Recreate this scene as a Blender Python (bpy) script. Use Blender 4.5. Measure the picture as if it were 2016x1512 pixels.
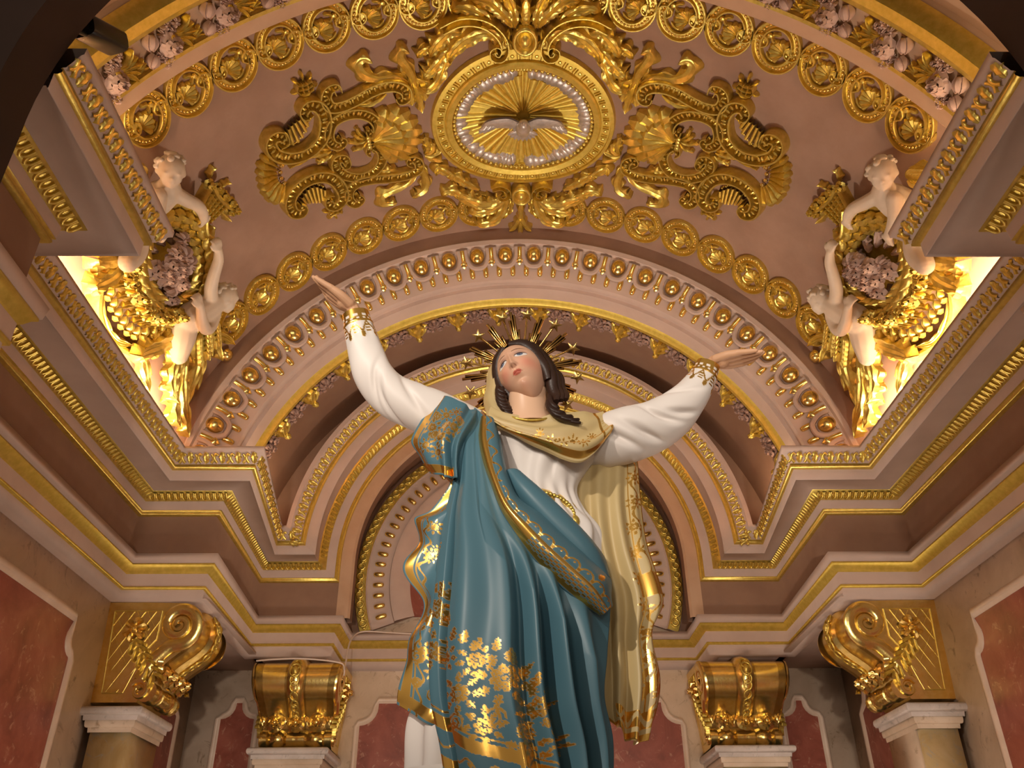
import bpy, math, random
import numpy as np
from mathutils import Matrix, Vector
rnd = random.Random(7)
for o in list(bpy.data.objects): bpy.data.objects.remove(o)
SC = bpy.context.scene
COL = SC.collection
PI = math.pi
H = 1.6                                   # eye height: geometry below is written relative to the eye level
A = np.array

# ------------------------------------------------------------------ camera
def cam_axes(yaw, pitch, roll):
    cy, sy, cp, sp = math.cos(yaw), math.sin(yaw), math.cos(pitch), math.sin(pitch)
    f = A([sy*cp, cy*cp, sp]); r = A([cy, -sy, 0.]); u = np.cross(r, f)
    cr, sr = math.cos(roll), math.sin(roll)
    return cr*r + sr*u, cr*u - sr*r, f
FPX = 1713.0
CAMX = -0.151
CR, CU, CF = cam_axes(0.01239, 0.554457, -0.007113)
cd = bpy.data.cameras.new('camera'); cam = bpy.data.objects.new('camera', cd); COL.objects.link(cam)
cd.sensor_width = 36.0; cd.lens = 36.0*FPX/2016.0; cd.clip_start = 0.05
cam.matrix_world = Matrix(((CR[0], CU[0], -CF[0], CAMX), (CR[1], CU[1], -CF[1], 0), (CR[2], CU[2], -CF[2], H), (0, 0, 0, 1)))
SC.camera = cam
def at(px, py, Y):                        # a point of the photograph at depth Y (metres into the chapel), eye-level coordinates
    d = CF + (px-1008)/FPX*CR + (756-py)/FPX*CU
    t = Y/d[1]
    return A([CAMX+d[0]*t, Y, d[2]*t])

# ------------------------------------------------------------------ world, exposure, lights
w = bpy.data.worlds.new('nave'); SC.world = w; w.use_nodes = True
w.node_tree.nodes['Background'].inputs[0].default_value = (1.0, .80, .64, 1)
w.node_tree.nodes['Background'].inputs[1].default_value = 0.22
SC.view_settings.view_transform = 'Standard'; SC.view_settings.look = 'None'
SC.view_settings.gamma = 1.0; SC.view_settings.use_curve_mapping = False
SC.view_settings.exposure = 0.24
WARM = (1.0, .74, .48); WHITE = (1.0, .88, .75)
def area(name, loc, target, width, length, power, col=WARM, spread=180):   # strip lamp, its length lying along the chapel
    l = bpy.data.lights.new(name, 'AREA'); l.shape = 'RECTANGLE'; l.size = length; l.size_y = width; l.energy = power; l.color = col; l.spread = math.radians(spread)
    o = bpy.data.objects.new(name, l); COL.objects.link(o)
    z = (Vector(loc)-Vector(target)).normalized(); x = Vector((0, 1, 0)) if abs(z.y) < .9 else Vector((1, 0, 0)); x = (x-z*x.dot(z)).normalized(); y = z.cross(x)
    o.matrix_world = Matrix(((x.x, y.x, z.x, loc[0]), (x.y, y.y, z.y, loc[1]), (x.z, y.z, z.z, loc[2]+H), (0, 0, 0, 1)))
    return o
def spot(name, loc, target, power, ang, blend=.4, rad=.06, col=WHITE):
    l = bpy.data.lights.new(name, 'SPOT'); l.energy = power; l.color = col; l.spot_size = math.radians(ang); l.spot_blend = blend
    l.shadow_soft_size = rad
    o = bpy.data.objects.new(name, l); COL.objects.link(o); o.location = (loc[0], loc[1], loc[2]+H)
    d = Vector(target)-Vector(loc); o.rotation_euler = d.to_track_quat('-Z', 'Y').to_euler()
    return o
for s in (-1, 1):                          # strip lamps lying behind the cornice tops
    area('cove_lamp', (s*2.585, 4.4, 2.965), (s*2.78, 4.4, 3.16), .04, 2.5, 62, WARM, 150)
    area('cove_lamp', (s*2.22, 6.75, 2.975), (s*2.42, 6.75, 3.25), .05, .9, 7, WARM, 150)
    area('cove_lamp', (s*2.45, 2.60, 2.975), (s*2.6, 2.60, 3.6), .05, .5, 5, WARM, 150)
spot('up_lamp', (.06, 5.6, .35), (.02, 4.75, 5.3), 330, 100, .9, .10)      # floor of the niche, behind the statue
spot('statue_lamp', (-2.9, -1.7, 2.9), (.12, 2.4, 1.30), 500, 27, .5, .05)
for s in (-1, 1): spot('wall_lamp', (s*.7, -2.8, -.3), (s*2.2, 6.6, 1.75), 620, 30, .8, .12)  # fill spots added low in the nave to brighten the walls
for x, y in ((-1.3, 5.0), (.05, 4.5), (1.3, 5.0)):               # candle lamps low before the niche
    l = bpy.data.lights.new('altar_lamp', 'POINT'); l.energy = 36; l.color = WHITE; l.shadow_soft_size = .12
    o = bpy.data.objects.new('altar_lamp', l); COL.objects.link(o); o.location = (x, y, H-.7)
spot('nave_lamp', (1.2, -3.2, 1.6), (.1, 5.2, 3.0), 230, 46, .8, .25)
spot('nave_lamp', (-1.4, -3.2, 1.2), (.0, 5.2, 3.0), 260, 46, .8, .25)

# ------------------------------------------------------------------ materials
def nmat(name, build):
    m = bpy.data.materials.new(name); m.use_nodes = True
    nt = m.node_tree; b = nt.nodes['Principled BSDF']
    build(nt, b); return m
def N(nt, typ, **kw):
    n = nt.nodes.new(typ)
    for k, v in kw.items():
        if k.startswith('i_'):
            n.inputs[k[2:].replace('_', ' ')].default_value = v
        else: setattr(n, k, v)
    return n
def ramp(nt, fac, stops):
    r = nt.nodes.new('ShaderNodeValToRGB'); e = r.color_ramp.elements
    while len(e) < len(stops): e.new(.5)
    for k, (p, c) in enumerate(stops): e[k].position = p; e[k].color = (*c, 1)
    nt.links.new(fac, r.inputs[0]); return r.outputs[0]
def noise(nt, scale, detail=4, rough=.6, dist=0., coord=True):
    n = N(nt, 'ShaderNodeTexNoise'); n.inputs['Scale'].default_value = scale; n.inputs['Detail'].default_value = detail
    n.inputs['Roughness'].default_value = rough; n.inputs['Distortion'].default_value = dist
    g = nt.nodes.new('ShaderNodeNewGeometry'); nt.links.new(g.outputs['Position'], n.inputs['Vector'])
    return n.outputs['Fac']
def bump(nt, b, h, strength=.2, dist=.01):
    n = N(nt, 'ShaderNodeBump'); n.inputs['Strength'].default_value = strength; n.inputs['Distance'].default_value = dist
    nt.links.new(h, n.inputs['Height']); nt.links.new(n.outputs[0], b.inputs['Normal'])
def sset(b, rough=.5, metal=0., spec=.5):
    b.inputs['Roughness'].default_value = rough; b.inputs['Metallic'].default_value = metal
    b.inputs['Specular IOR Level'].default_value = spec
def plaster(name, c1, c2, rough=.75, bs=.05):
    def f(nt, b):
        n = noise(nt, 3.0, 5); nt.links.new(ramp(nt, n, [(.35, c1), (.65, c2)]), b.inputs['Base Color'])
        sset(b, rough, 0, .25); bump(nt, b, noise(nt, 60, 3), bs, .004)
    return nmat(name, f)
def gilt(name, c1, c2, rough=.34, metal=.82, bs=.25, sc=26):
    def f(nt, b):
        n = noise(nt, sc, 4, .6); nt.links.new(ramp(nt, n, [(.3, c1), (.7, c2)]), b.inputs['Base Color'])
        sset(b, rough, metal, .5); bump(nt, b, noise(nt, sc*2.2, 3), bs, .006)
    return nmat(name, f)
M = {}
M['plaster'] = plaster('plaster_rose', (.49, .36, .30), (.55, .41, .345))
M['frieze'] = plaster('plaster_brown_shaded', (.235, .130, .085), (.27, .155, .10))  # brown plaster, darkened further for the shade under the cornice
M['vault'] = plaster('plaster_vault', (.285, .168, .115), (.345, .21, .148), .8)
M['tan'] = plaster('plaster_tan', (.46, .28, .17), (.52, .33, .21))
M['gold'] = gilt('gilding', (.62, .445, .085), (.80, .60, .155))
M['gold_bright'] = gilt('gilding_bright', (.86, .60, .16), (.96, .72, .27), .22, .95, .12)
M['gold_leaf'] = gilt('gilding_flat', (.64, .455, .07), (.80, .585, .125), .42, .7, .15)
M['silver'] = gilt('silvering', (.46, .40, .36), (.66, .58, .52), .4, .6, .3)
M['ivory'] = plaster('ivory_paint', (.56, .44, .33), (.64, .52, .40), .45, .03)
M['mauve'] = plaster('flower_paint', (.42, .27, .215), (.54, .37, .30), .55, .05)
M['bloom'] = plaster('bloom_paint', (.26, .15, .115), (.38, .24, .19), .5, .05)
M['black'] = nmat('black_metal', lambda nt, b: (b.inputs['Base Color'].__setattr__('default_value', (.006, .006, .006, 1)), sset(b, .35)))
M['dark'] = plaster('nave_wall_shaded', (.036, .018, .011), (.044, .022, .014))  # unlit nave side: its shade is put into a near-black colour
M['cable'] = nmat('cable_white', lambda nt, b: (b.inputs['Base Color'].__setattr__('default_value', (.7, .55, .45, 1)), sset(b, .5)))
def marble(name, stops, sc, vein=None, rough=.3):
    def f(nt, b):
        n = noise(nt, sc, 8, .62, .6); c = ramp(nt, n, stops)
        if vein:
            v = noise(nt, sc*2.7, 9, .7, 1.6)
            k = ramp(nt, v, [(.57, (0, 0, 0)), (.66, (1, 1, 1))])
            mx = N(nt, 'ShaderNodeMix', data_type='RGBA'); nt.links.new(k, mx.inputs[0]); nt.links.new(c, mx.inputs[6]); mx.inputs[7].default_value = (*vein, 1)
            c = mx.outputs[2]
        nt.links.new(c, b.inputs['Base Color']); sset(b, rough, 0, .35)
    return nmat(name, f)
M['marble'] = marble('marble_beige', [(.3, (.48, .35, .24)), (.52, (.62, .475, .35)), (.72, (.72, .57, .44))], 2.2, (.36, .25, .16))
M['marble_frame'] = marble('marble_pale', [(.3, (.58, .42, .31)), (.7, (.70, .54, .42))], 4, None, .35)
M['red'] = marble('marble_red', [(.25, (.14, .034, .020)), (.5, (.27, .072, .045)), (.75, (.36, .115, .075))], 3.5, (.42, .20, .13), .36)
M['slab'] = marble('marble_white', [(.3, (.45, .38, .33)), (.7, (.64, .55, .50))], 5, (.35, .30, .27), .3)
M['yellow_marble'] = marble('marble_yellow', [(.3, (.42, .28, .11)), (.52, (.56, .41, .21)), (.75, (.62, .50, .34))], 3.2, (.42, .36, .27), .3)

# ------------------------------------------------------------------ mesh builder
class MB:
    def __init__(s): s.v = []; s.q = []; s.t = []; s.n = 0; s.mi = []; s.mt = []; s.poly = []
    def add(s, v, q=None, t=None, m=0):
        v = np.asarray(v, float).reshape(-1, 3); b = s.n; s.v.append(v); s.n += len(v)
        if q is not None and len(q): q = np.asarray(q, int).reshape(-1, 4); s.q.append(q+b); s.mi.append(np.full(len(q), m))
        if t is not None and len(t): t = np.asarray(t, int).reshape(-1, 3); s.t.append(t+b); s.mt.append(np.full(len(t), m))
        return s
    def grid(s, P, cu=False, cv=False, m=0, flip=False):
        P = np.asarray(P, float); nu, nv = P.shape[:2]
        iu = np.arange(nu if cu else nu-1); iv = np.arange(nv if cv else nv-1)
        I, J = np.meshgrid(iu, iv, indexing='ij'); I2 = (I+1) % nu; J2 = (J+1) % nv
        q = np.stack([I*nv+J, I2*nv+J, I2*nv+J2, I*nv+J2], -1).reshape(-1, 4)
        if flip: q = q[:, ::-1]
        return s.add(P.reshape(-1, 3), q, m=m)
    def fan(s, ring, c, m=0):
        n = len(ring); v = np.vstack([ring, [c]])
        return s.add(v, t=[(i, (i+1) % n, n) for i in range(n)], m=m)
    def box(s, x0, x1, y0, y1, z0, z1, m=0):
        v = [(x, y, z) for x in (x0, x1) for y in (y0, y1) for z in (z0, z1)]
        return s.add(v, [(0, 1, 3, 2), (4, 6, 7, 5), (0, 4, 5, 1), (2, 3, 7, 6), (0, 2, 6, 4), (1, 5, 7, 3)], m=m)
    def ell(s, c, r, nu=8, nv=6, m=0, R=None):
        r = np.broadcast_to(r, 3)
        th = np.linspace(0, PI, nv+1)[1:-1]; ph = np.arange(nu)*2*PI/nu
        T, F = np.meshgrid(th, ph, indexing='ij')
        P = np.stack([np.sin(T)*np.cos(F), np.sin(T)*np.sin(F), np.cos(T)], -1)
        v = np.vstack([P.reshape(-1, 3), [[0, 0, 1], [0, 0, -1]]])*r
        if R is not None: v = v@np.asarray(R).T
        v = v+np.asarray(c, float); k = (nv-1)*nu
        q = [(i*nu+j, (i+1)*nu+j, (i+1)*nu+(j+1) % nu, i*nu+(j+1) % nu) for i in range(nv-2) for j in range(nu)]
        t = [(k, j, (j+1) % nu) for j in range(nu)]+[(k+1, (nv-2)*nu+(j+1) % nu, (nv-2)*nu+j) for j in range(nu)]
        return s.add(v, q, t, m)
    def tube(s, P, r, n=6, m=0, cap=True, flat=None, up=None):
        P = np.asarray(P, float); k = len(P); r = np.broadcast_to(np.asarray(r, float), k)
        T = np.gradient(P, axis=0); T /= np.linalg.norm(T, axis=1)[:, None]+1e-12
        U = np.asarray(up if up is not None else (0, 0, 1), float)
        if abs(T[0]@U) > .95: U = A([1., 0, 0])
        rings = []
        for i in range(k):
            a = np.cross(T[i], U); a /= np.linalg.norm(a)+1e-12; b = np.cross(a, T[i])
            if up is None: U = b
            an = np.arange(n)*2*PI/n; f = 1 if flat is None else flat
            rings.append(P[i]+r[i]*(np.cos(an)[:, None]*a+f*np.sin(an)[:, None]*b))
        s.grid(np.array(rings), False, True, m)
        if cap: s.fan(rings[0], P[0], m); s.fan(rings[-1], P[-1], m)
        return s
    def mesh(s, name, mats, smooth=True):
        me = bpy.data.meshes.new(name)
        v = np.vstack(s.v); q = np.vstack(s.q) if s.q else np.zeros((0, 4), int); t = np.vstack(s.t) if s.t else np.zeros((0, 3), int)
        me.vertices.add(len(v)); me.vertices.foreach_set('co', v.astype(np.float32).ravel())
        nl = len(q)*4+len(t)*3; me.loops.add(nl); me.loops.foreach_set('vertex_index', np.concatenate([q.ravel(), t.ravel()]).astype(np.int32))
        me.polygons.add(len(q)+len(t))
        st = np.concatenate([np.arange(len(q))*4, len(q)*4+np.arange(len(t))*3]).astype(np.int32)
        me.polygons.foreach_set('loop_start', st)
        me.polygons.foreach_set('loop_total', np.concatenate([np.full(len(q), 4), np.full(len(t), 3)]).astype(np.int32))
        mi = np.concatenate(s.mi+s.mt) if (s.mi or s.mt) else np.zeros(0)
        me.polygons.foreach_set('material_index', mi.astype(np.int32))
        me.update(calc_edges=True); me.validate()
        for x in (mats if isinstance(mats, (list, tuple)) else [mats]): me.materials.append(M[x] if isinstance(x, str) else x)
        if smooth is True: me.polygons.foreach_set('use_smooth', np.ones(len(me.polygons), bool))
        elif smooth == 'auto':
            me.polygons.foreach_set('use_smooth', np.ones(len(me.polygons), bool)); me.set_sharp_from_angle(angle=math.radians(35))
        return me
WM = {}
def link(o, parent, W, props):
    o.matrix_basis = (WM[parent.name].inverted() @ W) if parent else W
    if parent: o.parent = parent
    WM[o.name] = W
    for k, v in props.items():
        if v is not None: o[k] = v
    COL.objects.link(o); return o
TH = Matrix.Translation((0, 0, H))
def obj(name, mb, mats, parent=None, smooth=True, **props):   # mesh written in eye-level coordinates
    me = mb.mesh(name, mats, smooth); o = bpy.data.objects.new(name, me)
    W = WM[parent.name] if parent else TH
    if parent: me.transform(W.inverted() @ TH)
    return link(o, parent, W, props)
def inst(name, me, Mx, parent=None, **props):                 # shared mesh placed by a matrix in eye-level coordinates
    return link(bpy.data.objects.new(name, me), parent, TH @ Mx, props)
def thing(name, loc, label, cat, group=None, parent=None):
    return link(bpy.data.objects.new(name, None), parent, TH @ Matrix.Translation(loc), dict(label=label, category=cat, group=group))
def frame(o, x, y, z):
    return Matrix(((x[0], y[0], z[0], o[0]), (x[1], y[1], z[1], o[1]), (x[2], y[2], z[2], o[2]), (0, 0, 0, 1)))
def unit(v): v = np.asarray(v, float); return v/(np.linalg.norm(v)+1e-12)
def cat_rom(P, n):                                            # smooth curve through points, n samples
    P = np.asarray(P, float); k = len(P)
    d = np.r_[0, np.cumsum(np.linalg.norm(np.diff(P, axis=0), axis=1)**.5)]
    t = np.linspace(0, d[-1], n); i = np.clip(np.searchsorted(d, t, side='right')-1, 0, k-2)
    m = np.zeros_like(P)
    for j in range(k):
        a, b = max(j-1, 0), min(j+1, k-1); m[j] = (P[b]-P[a])/max(d[b]-d[a], 1e-9)
    h = (d[i+1]-d[i]); s = (t-d[i])/h; s = s[:, None]; h = h[:, None]
    return (2*s**3-3*s**2+1)*P[i]+(s**3-2*s**2+s)*h*m[i]+(-2*s**3+3*s**2)*P[i+1]+(s**3-s**2)*h*m[i+1]
# ================================================================== the chapel: levels (above the eye) and plans
Z2, Z4 = 2.77, 2.765                                 # axes of the inner arch and of the niche arch
ZA, ZF, ZK, ZT = 1.93, 2.25, 2.565, 2.948          # architrave, frieze, cornice, cornice top
VZ, VR = 2.548, 2.80                                # vault axis and radius
def st(s, kind='structure'): return dict(kind=kind)
def pol(r, a, y, zc): return A([r*math.sin(a), y, zc+r*math.cos(a)])       # a = 0 at the crown
def revolve(name, prof, zc, a0, a1, mats, parent=None, n=120, idx=None, **kw):   # profile of (radius, depth) swung round the vault axis
    an = np.linspace(a0, a1, n+1)
    P = np.array([[[r*math.sin(a), y, zc+r*math.cos(a)] for r, y in prof] for a in an])
    mb = MB()
    if idx is None: mb.grid(P)
    else:
        for k in range(len(prof)-1): mb.grid(P[:, k:k+2], m=idx[k])
    return obj(name, mb, mats, parent, 'auto', **kw)
HP = PI/2
# ---------------- ceiling: barrel vault, ribs, arches
ang = 1.44
ceiling = revolve('ceiling', [(VR, 3.46), (VR, 6.1)], VZ, -ang, ang, 'vault', kind='structure')
front_rib = revolve('trim_1', [(VR, 3.46), (2.735, 3.455), (2.72, 3.44), (2.72, 3.33), (2.735, 3.31), (2.735, 3.06)], VZ, -ang, ang, 'tan', kind='structure')
revolve('gold_torus', [(2.735, 3.13), (2.69, 3.10), (2.655, 3.05), (2.66, 2.99), (2.71, 2.945), (2.76, 2.93)], VZ, -ang, ang, 'gold_leaf', front_rib)
revolve('gold_fillet', [(2.735, 3.345), (2.70, 3.34), (2.70, 3.315), (2.735, 3.31)], VZ, -ang, ang, 'gold', front_rib)
revolve('ceiling_strip', [(2.76, 2.95), (2.80, 2.92), (2.80, 2.2)], VZ, -ang, ang, 'tan', ceiling)
# back rib (egg and dart arch)
eggarch = revolve('trim_2', [(2.675, 5.955), (2.665, 5.95), (2.63, 5.965), (2.622, 5.99), (2.60, 6.0), (2.60, 6.012), (2.49, 6.07), (2.488, 6.085), (2.385, 6.135), (2.365, 6.15), (2.36, 6.185), (2.375, 6.20), (2.375, 6.24), (2.345, 6.25), (2.345, 6.50)],
                  VZ, -ang, ang, 'plaster', kind='structure')
revolve('gold_torus', [(2.345, 6.40), (2.325, 6.41), (2.30, 6.44), (2.298, 6.47), (2.315, 6.495), (2.33, 6.50)], VZ, -ang, ang, 'gold_leaf', eggarch)
revolve('ceiling_strip', [(2.335, 6.44), (2.335, 6.68), (2.36, 6.69), (2.40, 6.72), (2.40, 7.49)], VZ, -ang, ang, 'frieze', eggarch)
revolve('rib_face', [(2.82, 5.95), (2.672, 5.954)], VZ, -ang, ang, 'vault', eggarch)
# wall above the inner arch
def ring_face(name, r0, r1, y, zc0, zc1, mat, parent, n=96, a=HP+.1, **kw):
    an = np.linspace(-a, a, n+1)
    P = np.array([[pol(r0, t, y, zc0), pol(r1, t, y, zc1)] for t in an]); return obj(name, MB().grid(P), mat, parent, False, **kw)
wall_back = obj('wall_back', MB().box(-3.1, 3.1, 8.02, 8.2, -H, 4.8), 'marble', None, False, kind='structure')
# ---------------- entablature: one profile swept round every corner
CORN = [('plaster', 'bed', [(.04, .032), (.045, .105)]), ('plaster', 'bed', [(.12, .155), (.285, .165), (.293, .150), (.297, .155), (.297, .235)]),
        ('plaster', 'bed', [(.318, .268), (.335, .27), (.375, .342), (.385, .348), (.387, .383), (-.08, .386)])]
GOLD = [('gold_fillet', [(0, 0), (.028, 0), (.034, .010), (.03, .026), (.042, .033)]), ('leaf_bed', [(.045, .103), (.062, .108), (.115, .150), (.12, .157)]),
        ('gold_bead', [(.297, .233), (.312, .232), (.326, .243), (.326, .256), (.316, .262), (.322, .268), (.318, .272)])]
ARCHI = [('plaster', 'bed', [(-.10, 0), (0, 0), (0, .082)]), ('plaster', 'bed', [(.018, .100), (.018, .192)]), ('plaster', 'bed', [(.062, .252), (.078, .254), (.088, .318), (-.02, .324)])]
ARCHG = [('gold_fillet', [(0, .080), (.020, .081), (.022, .097), (.016, .102)]), ('gold_cyma', [(.017, .190), (.032, .196), (.052, .225), (.070, .238), (.070, .250), (.060, .254)])]
STI = lambda p, h: 1.60+1.15*h                       # radius of the inner arch mouldings
def side_path(sg):                                   # corner stations of one side's cornice, front to back
    return [lambda p, h: A([sg*(2.18-p), 2.24, h]), lambda p, h: A([sg*(2.18-p), 2.93+p, h]), lambda p, h: A([sg*(2.84-p), 2.93+p, h]),
            lambda p, h: A([sg*(2.84-p), 6.0-p, h]), lambda p, h: A([sg*(2.265-p), 6.0-p, h]), lambda p, h: A([sg*(2.30-.60*p), 7.48-p, h])]
def cornice_path(sg): return side_path(sg)+[lambda p, h: A([sg*math.sqrt(STI(p, h)**2-max(0., ZK+h-Z2)**2), 7.48-p, h])]
def sweep_profile(stations, prof, base):
    return np.array([[f(p, h)+A([0, 0, base]) for p, h in prof] for f in stations])
ENT = {}
for sg, k in ((-1, 3), (1, 4)):
    side = 'left' if sg < 0 else 'right'
    mb = MB()
    for _, _, pr in CORN: mb.grid(sweep_profile(cornice_path(sg), pr, ZK), m=0)
    apath = side_path(sg)+[lambda p, h: A([sg*(1.61-p), 7.48-p, h]), lambda p, h: A([sg*(1.61-p), 8.0-p, h]), lambda p, h: A([sg*0.0, 8.0-p, h])]
    for _, _, pr in ARCHI: mb.grid(sweep_profile(apath, pr, ZA), m=0)
    fp = side_path(sg)+[lambda p, h: A([sg*1.60, 7.48, h])]
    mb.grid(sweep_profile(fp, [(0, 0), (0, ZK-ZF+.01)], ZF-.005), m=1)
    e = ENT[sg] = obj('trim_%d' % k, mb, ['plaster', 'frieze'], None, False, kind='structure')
    for nm, pr in GOLD: obj(nm, MB().grid(sweep_profile(cornice_path(sg), pr, ZK)), 'gold', e, False)
    for nm, pr in ARCHG: obj(nm, MB().grid(sweep_profile(apath, pr, ZA)), 'gold_leaf', e, False)
    # soffit under the projecting entablature, and the top that closes it above
    obj('soffit', MB().box(min(sg*2.24, sg*3.0), max(sg*2.24, sg*3.0), 6.02, 8.05, ZA+.012, ZA+.03).box(min(sg*1.62, sg*2.3), max(sg*1.62, sg*2.3), 7.5, 8.05, ZA+.012, ZA+.03)
        .box(min(sg*2.17, sg*3.0), max(sg*2.17, sg*3.0), 2.24, 2.92, ZA+.012, ZA+.03), 'plaster', e, False)
    obj('ledge', MB().box(min(sg*2.0, sg*3.0), max(sg*2.0, sg*3.0), 2.24, 3.2, ZT-.004, ZT+.0).box(min(sg*2.52, sg*3.0), max(sg*2.52, sg*3.0), 3.1, 5.8, ZT-.004, ZT)
        .box(min(sg*2.06, sg*3.0), max(sg*2.06, sg*3.0), 5.7, 7.5, ZT-.004, ZT), 'plaster', e, False)
    # ---- side wall below and behind
    x = sg*2.90
    wl = obj('wall_'+side, MB().box(min(x, x+sg*.2), max(x, x+sg*.2), 1.9, 8.1, -H, ZA+.03).box(min(sg*2.90, sg*3.1), max(sg*2.90, sg*3.1), 2.2, 8.1, ZA+.03, 4.9), 'marble', None, False, kind='structure')
    def panel(poly, nrm, parent, fw=.062, proud=.022):   # red slab with a pale moulded frame; poly in wall coordinates (u, z), closed
        P = np.array(poly); c = P.mean(0); n = len(P)
        T = np.roll(P, -1, 0)-np.roll(P, 1, 0); T /= np.linalg.norm(T, axis=1)[:, None]
        Nn = np.stack([T[:, 1], -T[:, 0]], 1)
        ar = np.sum(P[:, 0]*np.roll(P[:, 1], -1)-np.roll(P[:, 0], -1)*P[:, 1])
        if ar < 0: Nn = -Nn
        to = nrm
        rows = [to(P, .004), to(P, proud*.5), to(P+Nn*fw*.35, proud*.6), to(P+Nn*fw*.42, proud), to(P+Nn*fw*.95, proud), to(P+Nn*fw, 0)]
        obj('panel_frame', MB().grid(np.array(rows), False, True), 'marble_frame', parent, False)
        me = bpy.data.meshes.new('panel'); v = to(P, .006)
        W = WM[parent.name]
        me.from_pydata([tuple(q) for q in v], [], [tuple(range(n))]); me.transform(W.inverted() @ TH); me.materials.append(M['red'])
        link(bpy.data.objects.new('panel', me), parent, W.copy(), {})
    wallmap = lambda P, d: np.stack([np.full(len(P), x-sg*d), P[:, 0], P[:, 1]], 1)
    def arcpts(c, r, a0, a1, n=7): return [(c[0]+r*math.cos(t), c[1]+r*math.sin(t)) for t in np.linspace(a0, a1, n)]
    nb = lambda y0, y1, s=1: [(y1, -H+.3), (y1, 1.43)]+arcpts((y1+.005, 1.545), .105, -HP-.1, -PI-.25)+[(y1-.05, 1.655)]
    panel(nb(2.6, 5.60)+[(2.65, 1.655), (2.6, 1.43), (2.6, -H+.3)], wallmap, wl)
    panel([(7.70, -H+.3), (7.70, 1.49), (7.60, 1.53), (7.56, 1.62), (7.55, 1.70), (6.95, 1.70), (6.9, 1.62), (6.85, 1.5), (6.8, 1.45), (6.8, -H+.3)], wallmap, wl)
    backmap = lambda P, d: np.stack([P[:, 0], np.full(len(P), 8.02-d), P[:, 1]], 1)
    cx = sg*2.468
    panel([(cx+.15, -H+.3), (cx+.145, 1.515)]+arcpts((cx+.145, 1.645), .12, -HP, -PI, 6)+[(cx+.025, 1.66), (cx-.025, 1.66)]+arcpts((cx-.145, 1.645), .12, 0, -HP, 6)+[(cx-.15, -H+.3)], backmap, wall_back, .05)
    if sg > 0:
        panel([(1.40, -H+.3), (1.40, 1.455)]+arcpts((1.40, 1.62), .155, -HP, -PI, 7)+[(1.245, 1.65), (-1.245, 1.65)]+arcpts((-1.40, 1.62), .155, 0, -HP, 7)+[(-1.40, 1.455), (-1.40, -H+.3)], backmap, wall_back, .05)
# ---------------- inner arch: the cornice profile turned up round the niche
def arch_sweep(prof, zc, rfun, yfun, n=90):
    cols = []
    for p, h in prof:
        r, dz = rfun(p, h), ZK+h-zc; a = math.acos(dz/r) if dz > 0 else HP
        c = [A([-r*math.sin(a), yfun(p, h), ZK+h])]+[pol(r, t, yfun(p, h), zc) for t in np.linspace(-a, a, n+1)]+[A([r*math.sin(a), yfun(p, h), ZK+h])]
        cols.append(c)
    return np.array(cols).transpose(1, 0, 2)
RF, YF = (lambda p, h: STI(p, h)), (lambda p, h: 7.48-p)
mb = MB()
for _, _, pr in CORN: mb.grid(arch_sweep(pr, Z2, RF, YF))
inner = obj('trim_5', mb, 'plaster', None, 'auto', kind='structure')
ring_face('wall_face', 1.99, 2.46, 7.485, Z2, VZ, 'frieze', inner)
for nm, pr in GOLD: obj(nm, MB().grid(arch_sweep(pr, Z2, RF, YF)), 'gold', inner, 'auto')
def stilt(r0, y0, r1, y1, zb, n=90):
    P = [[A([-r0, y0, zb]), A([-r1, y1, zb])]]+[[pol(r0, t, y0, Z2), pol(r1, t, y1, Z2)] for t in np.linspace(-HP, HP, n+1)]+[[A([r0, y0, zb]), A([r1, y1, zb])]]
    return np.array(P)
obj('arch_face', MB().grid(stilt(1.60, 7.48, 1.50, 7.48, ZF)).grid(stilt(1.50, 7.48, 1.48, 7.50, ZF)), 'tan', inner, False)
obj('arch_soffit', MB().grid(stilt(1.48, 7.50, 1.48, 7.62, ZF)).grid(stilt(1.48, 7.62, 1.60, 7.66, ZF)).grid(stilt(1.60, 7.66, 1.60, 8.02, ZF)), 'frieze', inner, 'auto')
# ---------------- niche arch on the back wall
a4 = HP+math.asin((Z4-ZF-.005)/1.535)
niche = revolve('trim_6', [(1.56, 8.02), (1.545, 7.985), (1.545, 7.97), (1.44, 7.97), (1.43, 7.985), (1.225, 7.985), (1.215, 7.95), (1.19, 7.945), (1.15, 7.955), (1.10, 7.965), (1.06, 7.985), (1.03, 8.0), (1.03, 8.03)], Z4, -a4, a4, 'plaster', kind='structure')
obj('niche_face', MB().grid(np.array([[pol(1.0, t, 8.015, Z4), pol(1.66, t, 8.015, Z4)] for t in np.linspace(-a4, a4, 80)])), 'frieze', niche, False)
revolve('gold_band', [(1.545, 7.968), (1.54, 7.955), (1.45, 7.955), (1.442, 7.968)], Z4, -a4, a4, 'gold', niche)
an = np.linspace(-a4, a4, 60)
obj('niche_panel', MB().fan(np.array([pol(1.045, t, 8.012, Z4) for t in an]), A([0, 8.012, Z4])), 'red', niche, False)
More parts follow.
